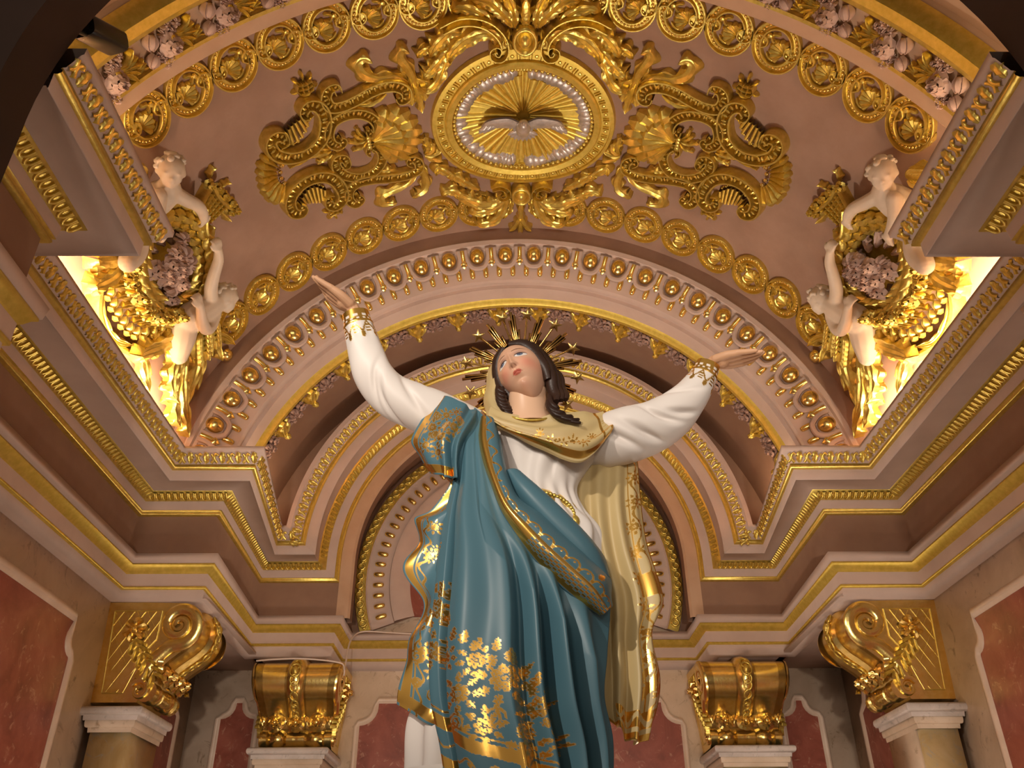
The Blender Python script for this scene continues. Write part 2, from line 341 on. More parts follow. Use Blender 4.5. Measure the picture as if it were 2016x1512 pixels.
# ---------------- nave side: dark wall with the arch we look through, floor
na = np.linspace(-1.75, 1.75, 60)
def nave_ring():
    y0, y1, r, zc = 2.02, 2.22, 1.90, 2.51
    P = [[A([-4.5, y0, -H]), A([-r, y0, -H]), A([-r, y1, -H]), A([-4.5, y1, -H])]]
    for t in np.linspace(-HP-.05, HP+.05, 60):
        q = pol(r, t, y0, zc); o = A([math.copysign(4.5, t), y0, zc+max(.0, 4.5*math.cos(t))]) if abs(t) > .8 else A([4.5*math.tan(t)/math.tan(.8)*1.0, y0, 7.2])
        P.append([o, q, q+A([0, y1-y0, 0]), o+A([0, y1-y0, 0])])
    P.append([A([4.5, y0, -H]), A([r, y0, -H]), A([r, y1, -H]), A([4.5, y1, -H])])
    return np.array(P)
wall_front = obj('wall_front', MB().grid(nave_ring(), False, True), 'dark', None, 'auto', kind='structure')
floor = obj('floor', MB().box(-5, 5, -5, 8.3, -H-.1, -H), 'marble', None, False, kind='structure')
# ================================================================== carved ornament
# relief pieces are drawn in a flat plane (a, b) with height h and then laid on a surface by a mapping
FLAT = lambda a, b, h: np.stack([a, h, b], -1)                     # local: x along, y out, z up
def VAULT(sx=1, s0=.0075):
    def f(a, b, h):
        r = VR-np.asarray(h); t = (s0+sx*np.asarray(a))/VR
        return np.stack([r*np.sin(t), np.asarray(b, float)+0*t, VZ+r*np.cos(t)], -1)
    return f
def nrm2(P):
    T = np.gradient(P, axis=0); T /= np.linalg.norm(T, axis=1)[:, None]+1e-12
    return T, np.stack([-T[:, 1], T[:, 0]], 1)
def strap(mb, mp, path, w, h, m=0, n=None, solid=False):           # band with two raised rims
    P = cat_rom(path, n or len(path)*6); T, Nn = nrm2(P); w = np.interp(np.linspace(0, 1, len(P)), np.linspace(0, 1, len(np.atleast_1d(w))) if np.ndim(w) else [0, 1], np.atleast_1d(w) if np.ndim(w) else [w, w])
    xs, hs = (([-1, -.95, -.6, 0, .6, .95, 1], [0, .5, .9, 1, .9, .5, 0]) if solid else ([-1, -1, -.9, -.68, -.58, 0, .58, .68, .9, 1, 1], [0, .85, 1, 1, .3, .25, .3, 1, 1, .85, 0]))
    G = np.array([[np.r_[P[i]+Nn[i]*w[i]*x, hh*h] for x, hh in zip(xs, hs)] for i in range(len(P))])
    mb.grid(mp(G[..., 0], G[..., 1], G[..., 2]), m=m); return P, T, Nn, w
def curl(P0, d, turn, r, turns=1.15, n=9):                         # spiral points that continue from P0 in direction d
    c = A(P0)+r*A([-d[1], d[0]])*turn; a0 = math.atan2(P0[1]-c[1], P0[0]-c[0]); out = []
    for k in range(1, n+1):
        t = k/n; a = a0+turn*t*turns*2*PI; rr = r*(1-.72*t); out.append((c[0]+rr*math.cos(a), c[1]+rr*math.sin(a)))
    return out
def flutes(mb, mp, P, T, Nn, w, h, pitch, long=.60, wide=.40, m=0):
    d = np.r_[0, np.cumsum(np.linalg.norm(np.diff(P, axis=0), axis=1))]
    for s in np.arange(pitch*.6, d[-1]-pitch*.4, pitch):
        i = min(np.searchsorted(d, s), len(P)-1); c = P[i]; t, nn = T[i], Nn[i]
        an = np.arange(6)*PI/3; L = w[i]*long; W_ = pitch*wide
        ring = np.array([c+t*W_*math.cos(q)+nn*L*math.sin(q) for q in an])
        v = np.vstack([np.c_[ring, np.full(6, h*.25)], np.c_[c+(ring-c)*.66, np.full(6, h*.82)], [np.r_[c, h*.92]]])
        V = mp(v[:, 0], v[:, 1], v[:, 2])
        mb.add(V, [(j, (j+1) % 6, 6+(j+1) % 6, 6+j) for j in range(6)], [(6+j, 6+(j+1) % 6, 12) for j in range(6)], m)
def bead(mb, mp, c, r, h0=0., n=6, m=0, sy=1.):
    an = np.arange(n)*2*PI/n
    v = np.vstack([np.c_[c[0]+r*np.cos(an), c[1]+r*sy*np.sin(an), np.full(n, h0)], np.c_[c[0]+.8*r*np.cos(an), c[1]+.8*r*sy*np.sin(an), np.full(n, h0+r*.7)], [[c[0], c[1], h0+r]]])
    mb.add(mp(v[:, 0], v[:, 1], v[:, 2]), [(j, (j+1) % n, n+(j+1) % n, n+j) for j in range(n)], [(n+j, n+(j+1) % n, 2*n) for j in range(n)], m)
def leaf(mb, mp, spine, w, h, lobes=4, n=26, k=9, tip=0., h0=0., sweep=.42, m=0, base=.45, lobe=.6):
    S = cat_rom(spine, n); T, Nn = nrm2(S); u = np.linspace(0, 1, n); v = np.linspace(-1, 1, k)
    env = np.interp(u, [0, .25, .6, .85, 1], [base, .85, 1, .72, .08]); lb = 1-lobe*np.abs(np.cos(PI*lobes*u))**2.2
    W = w*env; U, V = np.meshgrid(u, v, indexing='ij'); av = np.abs(V)
    off = V*(W[:, None]*(1-(1-lb[:, None])*av**2)); fw = sweep*w*av**1.5*env[:, None]
    a = S[:, 0, None]+Nn[:, 0, None]*off+T[:, 0, None]*fw; b = S[:, 1, None]+Nn[:, 1, None]*off+T[:, 1, None]*fw
    hh = h*(.30+.70*np.sqrt(np.clip(1-av**2, 0, 1)))*(1-.35*np.exp(-(V/.10)**2))
    hh *= 1-.30*(.5-.5*np.cos(2*PI*2.5*V*(1-.25*U)))*np.clip(av*4, 0, 1)-.34*av**1.5*np.abs(np.cos(PI*lobes*(U-.10*av)))**4
    hh = h0+hh*(.55+.45*np.sin(PI*np.clip(U*.9+.12, 0, 1)))+tip*np.clip((U-.55)/.45, 0, 1)**2
    hh[:, 0] = np.minimum(hh[:, 0], h0+.15*h); hh[:, -1] = np.minimum(hh[:, -1], h0+.15*h)
    mb.grid(mp(a, b, hh), m=m)
    a2, b2 = a[:, [0, -1]], b[:, [0, -1]]                           # skirt down to the ground
    for j in (0, 1): mb.grid(mp(np.stack([a2[:, j]]*2, 1), np.stack([b2[:, j]]*2, 1), np.stack([hh[:, [0, -1][j]], 0*u], 1)), m=m)
def ribs(mb, mp, c, rim, h, width=.5, r0=.15, m=0, bulb=1.0):      # shell: ribs running from a centre to points of a rim
    c = A(c); rim = np.asarray(rim)
    for i, q in enumerate(rim):
        d = q-c; L = np.linalg.norm(d); d = d/L; nn = A([-d[1], d[0]])
        gap = np.linalg.norm(rim[min(i+1, len(rim)-1)]-rim[max(i-1, 0)])/(2 if 0 < i < len(rim)-1 else 1)
        t = np.linspace(0, 1, 7); ww = gap*width*np.interp(t, [0, .6, .88, 1], [.18, .62, 1.0*bulb, .3]); hh = h*np.interp(t, [0, .3, .8, 1], [.5, .6, 1, .55])
        G = np.array([[np.r_[c+d*(r0*L+(1-r0)*L*tt)+nn*x*wx, hq*y] for x, y in ((-1, 0), (-.75, .7), (0, 1), (.75, .7), (1, 0))] for tt, wx, hq in zip(t, ww, hh)])
        mb.grid(mp(G[..., 0], G[..., 1], G[..., 2]), m=m)
        e = G[-1]; mb.add(mp(np.r_[e[:, 0], e[2:3, 0]], np.r_[e[:, 1], e[2:3, 1]], np.r_[e[:, 2], [0]]), t=[(0, 1, 5), (1, 2, 5), (2, 3, 5), (3, 4, 5)], m=m)
def rose(mb, c, R, h, m=0, layers=3, rot=0., mp=FLAT):
    for l in range(layers):
        n = 5; r1 = R*(1-.27*l); hl = h*(.45+.55*l/max(layers-1, 1))
        for k in range(n):
            a0 = rot+(k+.5*l)*2*PI/n; t = np.linspace(0, 1, 4); v = np.linspace(-1, 1, 5); Tt, Vv = np.meshgrid(t, v, indexing='ij')
            rr = r1*(.04+.96*Tt*(1-.10*Vv**2)); an = a0+Vv*.86
            hh = hl*(.35+.65*np.sin(Tt*PI*.62)**.8)-.28*h*(Tt > .95)*(1-.4*np.abs(Vv))+.12*h*np.abs(Vv)
            mb.grid(mp(c[0]+rr*np.cos(an), c[1]+rr*np.sin(an), hh), m=m)
    bead(mb, mp, c, R*.2, h*.7, 6, m)
def bloom(mb, c, R, h, m=0, n=7, rot=0., mp=FLAT):                 # open daisy-like flower
    for k in range(n):
        a0 = rot+k*2*PI/n; d = A([math.cos(a0), math.sin(a0)]); nn = A([-d[1], d[0]])
        G = np.array([[np.r_[A(c)+d*R*t+nn*R*w*x, h*y*z] for x, y in ((-1, .1), (-.6, .8), (0, .6), (.6, .8), (1, .1))] for t, w, z in ((.12, .1, .7), (.5, .26, 1), (.85, .34, .8), (1, .14, .5))])
        mb.grid(mp(G[..., 0], G[..., 1], G[..., 2]), m=m)
    bead(mb, mp, c, R*.26, h*.55, 6, m)
def mk(name, fn, mats, smooth='auto'): mb = MB(); fn(mb); return mb.mesh(name, mats, smooth)
PT = {}
def acan(mb):
    leaf(mb, FLAT, [(0, -.038), (0, .0), (0, .044)], .036, .026, 3, 9, 7, .012, 0, .25)
PT['acanthus'] = mk('acanthus_leaf', acan, 'gold')
def scrl(mb):
    strap(mb, FLAT, [(-.022, -.034), (-.004, -.012), (.0, .012), (-.014, .03), (-.026, .018)], .011, .02, n=10, solid=True)
    strap(mb, FLAT, [(.022, -.034), (.006, -.014), (.010, .01), (.022, .028)], .010, .018, n=8, solid=True)
PT['sprig'] = mk('sprig', scrl, 'gold')
def tong(mb):
    strap(mb, FLAT, [(-.018, .030), (-.017, -.012), (0, -.031), (.017, -.012), (.018, .030)], .0075, .016, n=11, solid=True)
    bead(mb, FLAT, (0, .006), .011, 0, 5, 0, 2.0)
PT['tongue'] = mk('leaf_tongue', tong, 'gold')
def row(me, name, f0, f1, ph, parent, pitch, d_up, alt=None):      # a row of pieces between two corner stations
    (p, h), (du, dv) = ph, d_up
    a, b = f0(p, h), f1(p, h); L = np.linalg.norm(b-a)
    if L < pitch*.6: return
    n = max(1, int(round(L/pitch))); x = (b-a)/L
    q = .5*(f0(p+.01*du, h+.01*dv)+f1(p+.01*du, h+.01*dv))-.5*(a+b); z = unit(q-x*(q@x)); y = np.cross(z, x)
    for k in range(n):
        c = a+(b-a)*(k+.5)/n
        mm, nn = (me, name) if (alt is None or k % 2 == 0) else alt
        inst(nn, mm, frame(c+A([0, 0, ZK]), x, y, z), parent)
for sg in (-1, 1):
    cp = cornice_path(sg); e = ENT[sg]
    st_ = list(range(len(cp)-1))
    for i in st_:
        f0, f1 = (cp[i+1], cp[i]) if sg < 0 else (cp[i], cp[i+1])
        if i == 1: continue                                          # return faces away from the view
        row(PT['acanthus'], 'acanthus_leaf', f0, f1, (.346, .305), e, .058, (.5, 1), (PT['sprig'], 'sprig'))
        row(PT['tongue'], 'leaf_tongue', f0, f1, (.082, .128), e, .046, (.65, .5))
def arc_row(me, name, r, y, dirv, n, a0, a1, zc, parent, alt=None, scale=1., off=0., ystep=None):
    # dirv: (dr, dy) of the piece's "up" direction in the section; y axis points to the viewer's side
    dr, dy = unit(dirv)
    for k in range(n):
        t = a0+(a1-a0)*(k+.5)/n; rad = A([math.sin(t), 0, math.cos(t)]); tan = A([math.cos(t), 0, -math.sin(t)])
        z = rad*dr+A([0, dy, 0]); x = tan; yv = np.cross(z, x)
        if yv@(-rad*1.0+A([0, -1., 0])) < 0: x = -x; yv = -yv
        c = rad*(r+off)+A([0, y, zc]); mm, nn = (me, name) if (alt is None or k % 2 == 0) else alt
        F = frame(c, x, yv, z)
        if scale != 1.: F = F @ Matrix.Scale(scale, 4)
        inst(nn, mm, F, parent)
arc_row(PT['acanthus'], 'acanthus_leaf', STI(0, .305), 7.48-.346, (1.17, -.5), 106, -HP, HP, Z2, inner, (PT['sprig'], 'sprig'), 1.05)
arc_row(PT['tongue'], 'leaf_tongue', STI(0, .128), 7.48-.082, (.6, -.65), 120, -HP, HP, Z2, inner)
# ---- egg and dart
def egg(mb):
    mb.ell((0, .012, .004), (.066, .050, .072), 16, 10)
PT['egg'] = mk('egg', egg, 'gold_bright', True)
def shell_u(mb):
    P = [(-.098, .078), (-.096, .0), (-.055, -.078), (0, -.094), (.055, -.078), (.096, .0), (.098, .078)]
    S = cat_rom(P, 23); T, Nn = nrm2(S)
    G = np.array([[np.r_[S[i]+Nn[i]*x, hh] for x, hh in ((-.020, 0), (-.020, .03), (-.010, .04), (.010, .04), (.020, .03), (.020, -.02))] for i in range(len(S))])
    mb.grid(FLAT(G[..., 0], G[..., 1], G[..., 2]))
PT['eggshell'] = mk('egg_surround', shell_u, 'plaster')
def dart(mb):
    mb.tube([(0, .03, .075), (0, .036, .0), (0, .03, -.04)], [.021, .021, .016], 8)
    mb.add([(-.046, .02, -.03), (.046, .02, -.03), (0, .02, -.09), (0, .06, -.05), (0, .03, -.015)], t=[(0, 3, 4), (4, 3, 1), (0, 2, 3), (3, 2, 1)])
PT['dart'] = mk('dart', dart, 'gold_bright', False)
def gbar(mb):
    mb.tube([(0, .0, -.050), (0, .004, -.046), (0, .006, -.03), (0, .006, .0), (0, .006, .03), (0, .004, .046), (0, .0, .050)], [.004, .018, .024, .025, .024, .018, .004], 10)
PT['bar'] = mk('gold_bar', gbar, 'gold_bright', True)
NE = 28; ea = 1.40
dE = (.11, -.058)
arc_row(PT['egg'], 'egg', 2.555, 6.036, dE, NE, -ea, ea, VZ, eggarch)
arc_row(PT['eggshell'], 'egg_surround', 2.545, 6.042, dE, NE, -ea, ea, VZ, eggarch)
st2 = ea/NE
arc_row(PT['dart'], 'dart', 2.545, 6.042, dE, NE-1, -ea+st2, ea-st2, VZ, eggarch)
arc_row(PT['bar'], 'gold_bar', 2.435, 6.112, (.103, -.05), 2*NE, -ea, ea, VZ, eggarch)
# ---- inner face pieces of the niche arch
arc_row(PT['bar'], 'gold_bar', 1.325, 7.98, (1, 0), 49, -a4+.03, a4-.03, Z4, niche, scale=1.0)
def ringlet(mb):
    an = np.arange(12)*PI/6; mb.tube(np.c_[.030*np.cos(an), np.full(12, .01), .030*np.sin(an)][list(range(12))+[0]], .011, 5, cap=False); mb.tube([(.04, .008, -.02), (.05, .012, 0), (.04, .008, .02)], [.004, .012, .004], 5)
PT['ringlet'] = mk('ringlet', ringlet, 'gold', True)
arc_row(PT['ringlet'], 'ringlet', 1.496, 7.955, (1, 0), 62, -a4+.02, a4-.02, Z4, niche)
# ---- garland of the back rib: painted blooms between gilded leaves
def cluster(mb, L=.115):
    bloom(mb, (.03, .004), .052, .055, 0, 8); rose(mb, (-.055, .012), .045, .05, 0, 2, .4); rose(mb, (-.015, -.045), .038, .045, 0, 2)
    for x, y in ((.095, .02), (.085, -.035), (-.1, -.02), (.03, .066), (-.03, .06), (.045, -.062)): mb.ell((x, .022, y), (.02, .02, .017), 6, 5)
    for x0, y0, x1, y1 in ((.06, .05, .105, .07), (-.07, -.05, -.12, -.06), (.05, -.05, .1, -.07), (-.08, .05, -.12, .07)): leaf(mb, FLAT, [(x0, y0), ((x0+x1)/2, (y0+y1)/2), (x1, y1)], .016, .03, 2, 7, 5)
PT['cluster'] = mk('flower_cluster', cluster, 'bloom')
def aleaf(mb):
    leaf(mb, FLAT, [(.0, -.085), (.005, -.02), (-.02, .07)], .04, .05, 3, 16, 7, .02); leaf(mb, FLAT, [(.0, -.06), (.04, .0), (.062, .06)], .028, .045, 3, 12, 7); leaf(mb, FLAT, [(.0, -.06), (-.04, -.01), (-.065, .04)], .028, .045, 3, 12, 7)
    mb.ell((.0, .03, -.075), (.022, .03, .02), 7, 5)
PT['aleaf'] = mk('gilded_leaf', aleaf, 'gold')
NG = 17; ga = 1.42
arc_row(PT['cluster'], 'flower_cluster', 2.335, 6.595, (0, -1), NG, -ga, ga, VZ, eggarch, scale=1.15)
sg_ = ga/NG
arc_row(PT['aleaf'], 'gilded_leaf', 2.335, 6.595, (0, -1), NG-1, -ga+sg_, ga-sg_, VZ, eggarch, scale=1.4)
# ---- garland of the front rib, each rose a piece of its own
def rose1(mb): rose(mb, (0, 0), .075, .085, 0, 3)
def bud(mb):
    mb.ell((0, .03, .0), (.036, .036, .05), 8, 6); leaf(mb, FLAT, [(-.02, -.05), (-.03, 0), (-.012, .055)], .022, .06, 1, 8, 5, .02); leaf(mb, FLAT, [(.02, -.05), (.03, 0), (.012, .055)], .022, .06, 1, 8, 5, .02)
def small(mb):
    for x, y in ((-.03, .02), (.03, .03), (0, -.03), (.05, -.03), (-.05, -.03)): bloom(mb, (x, y), .034, .045, 0, 5, x*20)
PT['rose'] = mk('rose', rose1, 'mauve'); PT['bud'] = mk('tulip_bud', bud, 'mauve'); PT['small'] = mk('blossom', small, 'mauve')
def gl(mb):
    for d in (-.9, -.45, 0, .45, .9): leaf(mb, FLAT, [(0, -.1), (.4*d*.1, -.02), (d*.11, .08-.05*abs(d))], .024, .06, 2, 12, 5, .015)
    rose(mb, (0, -.1), .03, .06, 0, 2)
PT['gl'] = mk('gilded_leaf', gl, 'gold')
def rib_inst(nm, key, t, dy, rot, sc=1.):
    rad = A([math.sin(t), 0, math.cos(t)]); tan = A([math.cos(t), 0, -math.sin(t)])
    F = frame(rad*2.722+A([0, 3.215+dy, VZ]), tan, -rad, A([0, 1., 0]))
    inst(nm, PT[key], F @ Matrix.Rotation(rot, 4, 'Y') @ Matrix.Scale(sc, 4), front_rib)
for sg in (-1, 1):
    t = .42; k = 0
    while t < 1.36:
        rib_inst('rose', 'rose', sg*t, .02, k*.7, 1.1); rib_inst('tulip_bud', 'bud', sg*(t+.042), -.055, .5*sg, .9); rib_inst('tulip_bud', 'bud', sg*(t+.052), .055, .9*sg, .8)
        rib_inst('blossom', 'small', sg*(t-.012), -.075, .3*k, 1.); rib_inst('blossom', 'small', sg*(t+.018), .085, .6*k, .8)
        rib_inst('gilded_leaf', 'gl', sg*(t+.108), .0, -sg*1.35, .95); rib_inst('gilded_leaf', 'gl', sg*(t+.086), .035, -sg*2.2, .6)
        t += .148; k += 1
# ================================================================== the gilded ceiling
VN = VAULT(1)
def vobj(name, parent, mats, fn, sx=1, smooth='auto', s0=.0075, **kw):
    mb = MB(); fn(mb, VAULT(sx, s0)); return obj(name, mb, mats, parent, smooth, **kw)
def vpt(a, b, h=0, sx=1): return VAULT(sx)(A([a]), A([b]), A([h]))[0]
# ---- two chains of shell links
def link_mesh():
    mb = MB()
    for sgn in (1, -1):
        an = np.linspace(-.10, 1.0, 12)*PI if sgn > 0 else np.linspace(-.10, 1.0, 12)*PI+PI
        P = [(.135*math.cos(q), .165*math.sin(q)) for q in an]
        d = unit(A(P[-1])-A(P[-2])); P = P+curl(P[-1], d, 1, .030, .8, 6)
        d = unit(A(P[0])-A(P[1])); 
        strap(mb, FLAT, P, .0355, .036, n=34)
    return mb.mesh('chain_link', 'gold', 'auto')
def link_beads():
    mb = MB()
    for q in np.linspace(0, 2*PI, 34, endpoint=False): bead(mb, FLAT, (.135*math.cos(q), .165*math.sin(q)), .0115, .012, 5)
    return mb.mesh('bead_string', 'gold_bright', True)
def link_shell():
    mb = MB(); c = A((-.06, -.035)); an = np.linspace(-1.25, 1.25, 7)+.35
    ribs(mb, FLAT, c, np.array([c+A([math.cos(q), math.sin(q)])*.115*(1-.12*abs(q-.35)) for q in an]), .04, .6, .1); bead(mb, FLAT, c+A([-.012, -.004]), .018, .01)
    return mb.mesh('shell', 'gold', 'auto')
def link_sprig():
    mb = MB(); leaf(mb, FLAT, [(.055, .055), (.03, .08), (-.005, .085)], .02, .03, 2, 9, 5); leaf(mb, FLAT, [(.055, .055), (.03, .03), (.01, .04)], .016, .03, 1, 8, 5)
    leaf(mb, FLAT, [(.06, .06), (.085, .03), (.08, -.01)], .016, .03, 2, 8, 5); bead(mb, FLAT, (.065, .062), .02, .012); leaf(mb, FLAT, [(-.01, -.115), (.03, -.10), (.06, -.07)], .016, .026, 2, 8, 5)
    for x in (-.168, .168):
        leaf(mb, FLAT, [(x, -.05), (x+.005, 0), (x, .055)], .022, .045, 1, 9, 5); bead(mb, FLAT, (x, 0), .016, .02)
    return mb.mesh('sprig', 'gold', 'auto')
LK = [link_mesh(), link_beads(), link_shell(), link_sprig()]
def chain(label, Y, offs, hs, xs, flip):
    t = thing('chain_border', vpt(0, Y), label, 'moulding', 'gilded shell chains on the vault')
    for sx in (-1, 1):
        for a in offs:
            th = (.0075+.012+sx*a)/VR; rad = A([math.sin(th), 0, math.cos(th)]); tan = A([math.cos(th), 0, -math.sin(th)])
            F = frame(rad*(VR-.001)+A([0, Y, VZ]), tan*-sx, -rad, A([0, -1., 0])) @ Matrix.Diagonal((xs, 1, hs, 1))
            l = inst('chain_link', LK[0], F, t)
            inst('bead_string', LK[1], F, l); inst('shell', LK[2], F, l); inst('sprig', LK[3], F, l, kind='stuff')
chain('long chain of gilded shell ovals curving above the egg and dart arch', 5.66, [.40+.339*k for k in range(8)], 1.02, 1.0, 1)
chain('larger chain of gilded shell ovals along the front edge of the vault', 3.625, [.38+.336*k for k in range(8)], .96, .995, 1)
# ---- oval medallion
med = thing('ceiling_medallion', vpt(0, 4.68), 'oval gilded medallion of sun rays framed by silver clouds at the crown of the vault', 'medallion')
EL = lambda ra, rb, q: (ra*math.cos(q), 4.68+rb*math.sin(q))
def ring(prof, ra, rb, n=96):
    q = np.linspace(0, 2*PI, n, endpoint=False)
    def f(mb, mp):
        G = np.array([[(( ra+o)*math.cos(t), 4.68+(rb+o)*math.sin(t), h) for o, h in prof] for t in q]); mb.grid(mp(G[..., 0], G[..., 1], G[..., 2]), True, False)
    return f
vobj('frame', med, 'gold_leaf', ring([(.105, 0), (.10, .045), (.075, .055), (.07, .035), (-.0, .035), (.0, .06), (-.012, .07), (-.055, .062), (-.062, .03), (-.098, .03), (-.10, 0)], .62, .56))
for i in range(76):
    q = i*2*PI/76; bm = PT.get('mbead')
    if bm is None: bm = PT['mbead'] = mk('bead', lambda mb: mb.ell((0, .012, 0), (.019, .017, .019), 7, 5), 'gold', True)
    c = EL(.545, .485, q); th = (.0075+c[0])/VR; rad = A([math.sin(th), 0, math.cos(th)])
    inst('bead', bm, frame(rad*(VR-.03)+A([0, c[1], VZ]), A([math.cos(th), 0, -math.sin(th)]), -rad, A([0, 1., 0])), med)
def eggband(mb, mp):
    for i in range(92):
        q = i*2*PI/92; c = EL(.656, .596, q); t = unit(A([-.656*math.sin(q), .596*math.cos(q)])); nn = A([t[1], -t[0]])
        if i % 2: bead(mb, mp, c, .017, .032, 6)
        else:
            for s_ in (-.010, .010):
                P = [A(c)+t*s_+nn*x for x in (-.024, 0, .024)]; strap(mb, mp, P, .0045, .05, n=3, solid=True)
vobj('egg_band', med, 'gold', eggband, kind='stuff')
r2 = random.Random(3)
vobj('ground', med, 'gold_leaf', lambda mb, mp: mb.fan(mp(np.array([.54*math.cos(t) for t in np.linspace(0, 2*PI, 48, endpoint=False)]), 4.68+np.array([.49*math.sin(t) for t in np.linspace(0, 2*PI, 48, endpoint=False)]), np.full(48, .012)), mp(A([0.]), A([4.66]), A([.012]))[0]))
nr = 46; edges = np.cumsum([r2.uniform(.55, 1.45) for _ in range(nr)]); edges = edges/edges[-1]*2*PI
def ray_of(mb, mp, q0, q1, L, h, dx):
    c = A((0, 4.63)); qm = (q0+q1)/2
    def rim(q, k):
        p = A(EL(.535, .475, q)); return c+(p-c)*k
    n = 5; rows = []
    for k in np.linspace(.10, L, n):
        rows.append([np.r_[rim(q0+.006, k), .010], np.r_[rim(q0+.012, k), h*.75], np.r_[rim(qm, k), h+.010*dx], np.r_[rim(q1-.012, k), h*.75], np.r_[rim(q1-.006, k), .010]])
    G = np.array(rows); mb.grid(mp(G[..., 0], G[..., 1], G[..., 2])); e = G[-1]; mb.add(mp(e[:, 0], e[:, 1], e[:, 2]), t=[(0, 1, 4), (1, 2, 3), (1, 3, 4)])
for i in range(nr):
    q0, q1 = edges[i-1] if i else 0., edges[i]
    L = r2.choice([1., .97, .86, .93, .78]); h = r2.uniform(.02, .045)
    def fr(mb, mp):
        ray_of(mb, mp, q0, q1, L, h, r2.uniform(-1, 1))
        if L < .95: ray_of(mb, mp, q0+(q1-q0)*.45, q1, .99, h*.62, 0)
    vobj('sun_ray', med, 'gold_leaf', fr, smooth=False)
q = .35
while q < 2*PI+.25:
    dq = r2.uniform(.16, .30)
    if not (1.42 < q % (2*PI) < 1.60 or 4.55 < q % (2*PI) < 4.75):
        def cl(mb, mp):
            for k in range(3):
                t = q+dq*(k+.5)/3; c = EL(.498, .438, t); rr = r2.uniform(.042, .070); hh = r2.uniform(.035, .055)
                an = np.arange(8)*PI/4; tt = unit(A([-math.sin(t), math.cos(t)*.9])); nn = A([tt[1], -tt[0]])
                rg = np.array([A(c)+tt*math.cos(x)*(dq*.52/2.3)-nn*math.sin(x)*rr*1.2 for x in an])
                v = np.vstack([np.c_[rg, np.full(8, .01)], np.c_[A(c)+(rg-A(c))*.8, np.full(8, hh*.8)], [np.r_[c, hh]]])
                mb.add(mp(v[:, 0], v[:, 1], v[:, 2]), [(j, (j+1) % 8, 8+(j+1) % 8, 8+j) for j in range(8)], [(8+j, 8+(j+1) % 8, 16) for j in range(8)])
        vobj('cloud', med, 'silver', cl, smooth=True)
    q += dq
# ---- silver dove
dove = thing('dove_sculpture', vpt(0, 4.65, .06), 'silver dove with spread wings flying out of the ceiling medallion', 'sculpture')
def dpt(a, b, h): return VN(A([a]), A([b]), A([h]))[0]
def body(mb):
    P = [dpt(0, 4.80, .05), dpt(0, 4.74, .09), dpt(0, 4.67, .13), dpt(0, 4.61, .165), dpt(0, 4.585, .195)]
    mb.tube(cat_rom(P, 14), np.interp(np.linspace(0, 1, 14), [0, .3, .6, .8, 1], [.03, .055, .06, .038, .035]), 12); mb.ell(dpt(0, 4.572, .205), .04, 12, 9)
    c, e = dpt(0, 4.548, .225), dpt(0, 4.52, .245); mb.tube([c, e], [.014, .002], 6)
mb = MB(); body(mb); obj('body', mb, 'silver', dove, True)
for sx in (-1, 1):
    def wing(mb):
        top = cat_rom([(.02, 4.64, .12), (.11, 4.565, .15), (.21, 4.565, .15), (.29, 4.60, .13), (.335, 4.675, .10)], 16)
        bot = cat_rom([(.02, 4.72, .09), (.10, 4.70, .10), (.19, 4.695, .10), (.27, 4.685, .095), (.33, 4.69, .09)], 16)
        G = np.array([[t*(1-k)+b*k+A([0, 0, .02*math.sin(PI*k)]) for k in np.linspace(0, 1, 5)] for t, b in zip(top, bot)])
        mp = VAULT(sx); mb.grid(mp(G[..., 0], G[..., 1], G[..., 2])); mb.grid(mp(G[..., 0], G[..., 1], G[..., 2]-.02))
    mb = MB(); wing(mb); w_ = obj('wing', mb, 'silver', dove, True)
    for rowi, (y0, y1, n, wd) in enumerate(((.0, .10, 9, .021), (-.03, .055, 8, .017))):
        for i in range(n):
            u = (i+.6)/n; a0 = .03+.27*u; b0 = 4.63-.045*math.sin(PI*min(1, u*1.2))+y0+.03*rowi
            mb = MB(); leaf(mb, lambda a, b, h: VAULT(sx)(a, b, h+.10+.012*rowi), [(a0, b0), (a0+.012+.02*u, b0+.05), (a0+.02+.05*u, b0+y1)], wd, .03, 1, 7, 5, lobe=.05)
            obj('feather', mb, 'silver', w_, True)
for i in range(9):
    q = (i-4)*.27; mb = MB(); leaf(mb, lambda a, b, h: VN(a, b, h+.04), [(.01*(i-4)/4, 4.74), (.06*math.sin(q), 4.77+.03*math.cos(q)), (.135*math.sin(q), 4.755+.125*math.cos(q))], .024, .025, 1, 7, 5, lobe=.05)
    obj('tail_feather', mb, 'silver', dove, True)
# ---- cartouches either side
SA = [(1.393,4.133),(1.408,4.072),(1.465,4.075),(1.498,4.139),(1.469,4.218),(1.38,4.242),(1.273,4.229),(1.166,4.199),(1.062,4.186),(.963,4.207),(.9,4.264),(.901,4.332),(.943,4.342),(.956,4.304)]
SB = [(1.628,4.194),(1.666,4.209),(1.68,4.162),(1.638,4.129),(1.574,4.159),(1.538,4.242),(1.547,4.348),(1.605,4.461),(1.722,4.517),(1.854,4.493),(1.958,4.409),(1.987,4.307),(1.948,4.254),(1.887,4.276),(1.872,4.34),(1.916,4.342)]
SCc = [(1.903,4.968),(1.872,5.013),(1.9,5.044),(1.963,4.993),(1.971,4.889),(1.919,4.811),(1.816,4.765),(1.689,4.777),(1.587,4.849),(1.533,4.975),(1.533,5.091),(1.596,5.141),(1.655,5.098),(1.649,5.034),(1.612,5.047)]
SD = [(1.459,4.524),(1.428,4.559),(1.464,4.588),(1.522,4.538),(1.531,4.454),(1.484,4.363),(1.384,4.336),(1.27,4.36),(1.186,4.426),(1.15,4.51),(1.165,4.578),(1.212,4.575),(1.224,4.527)]
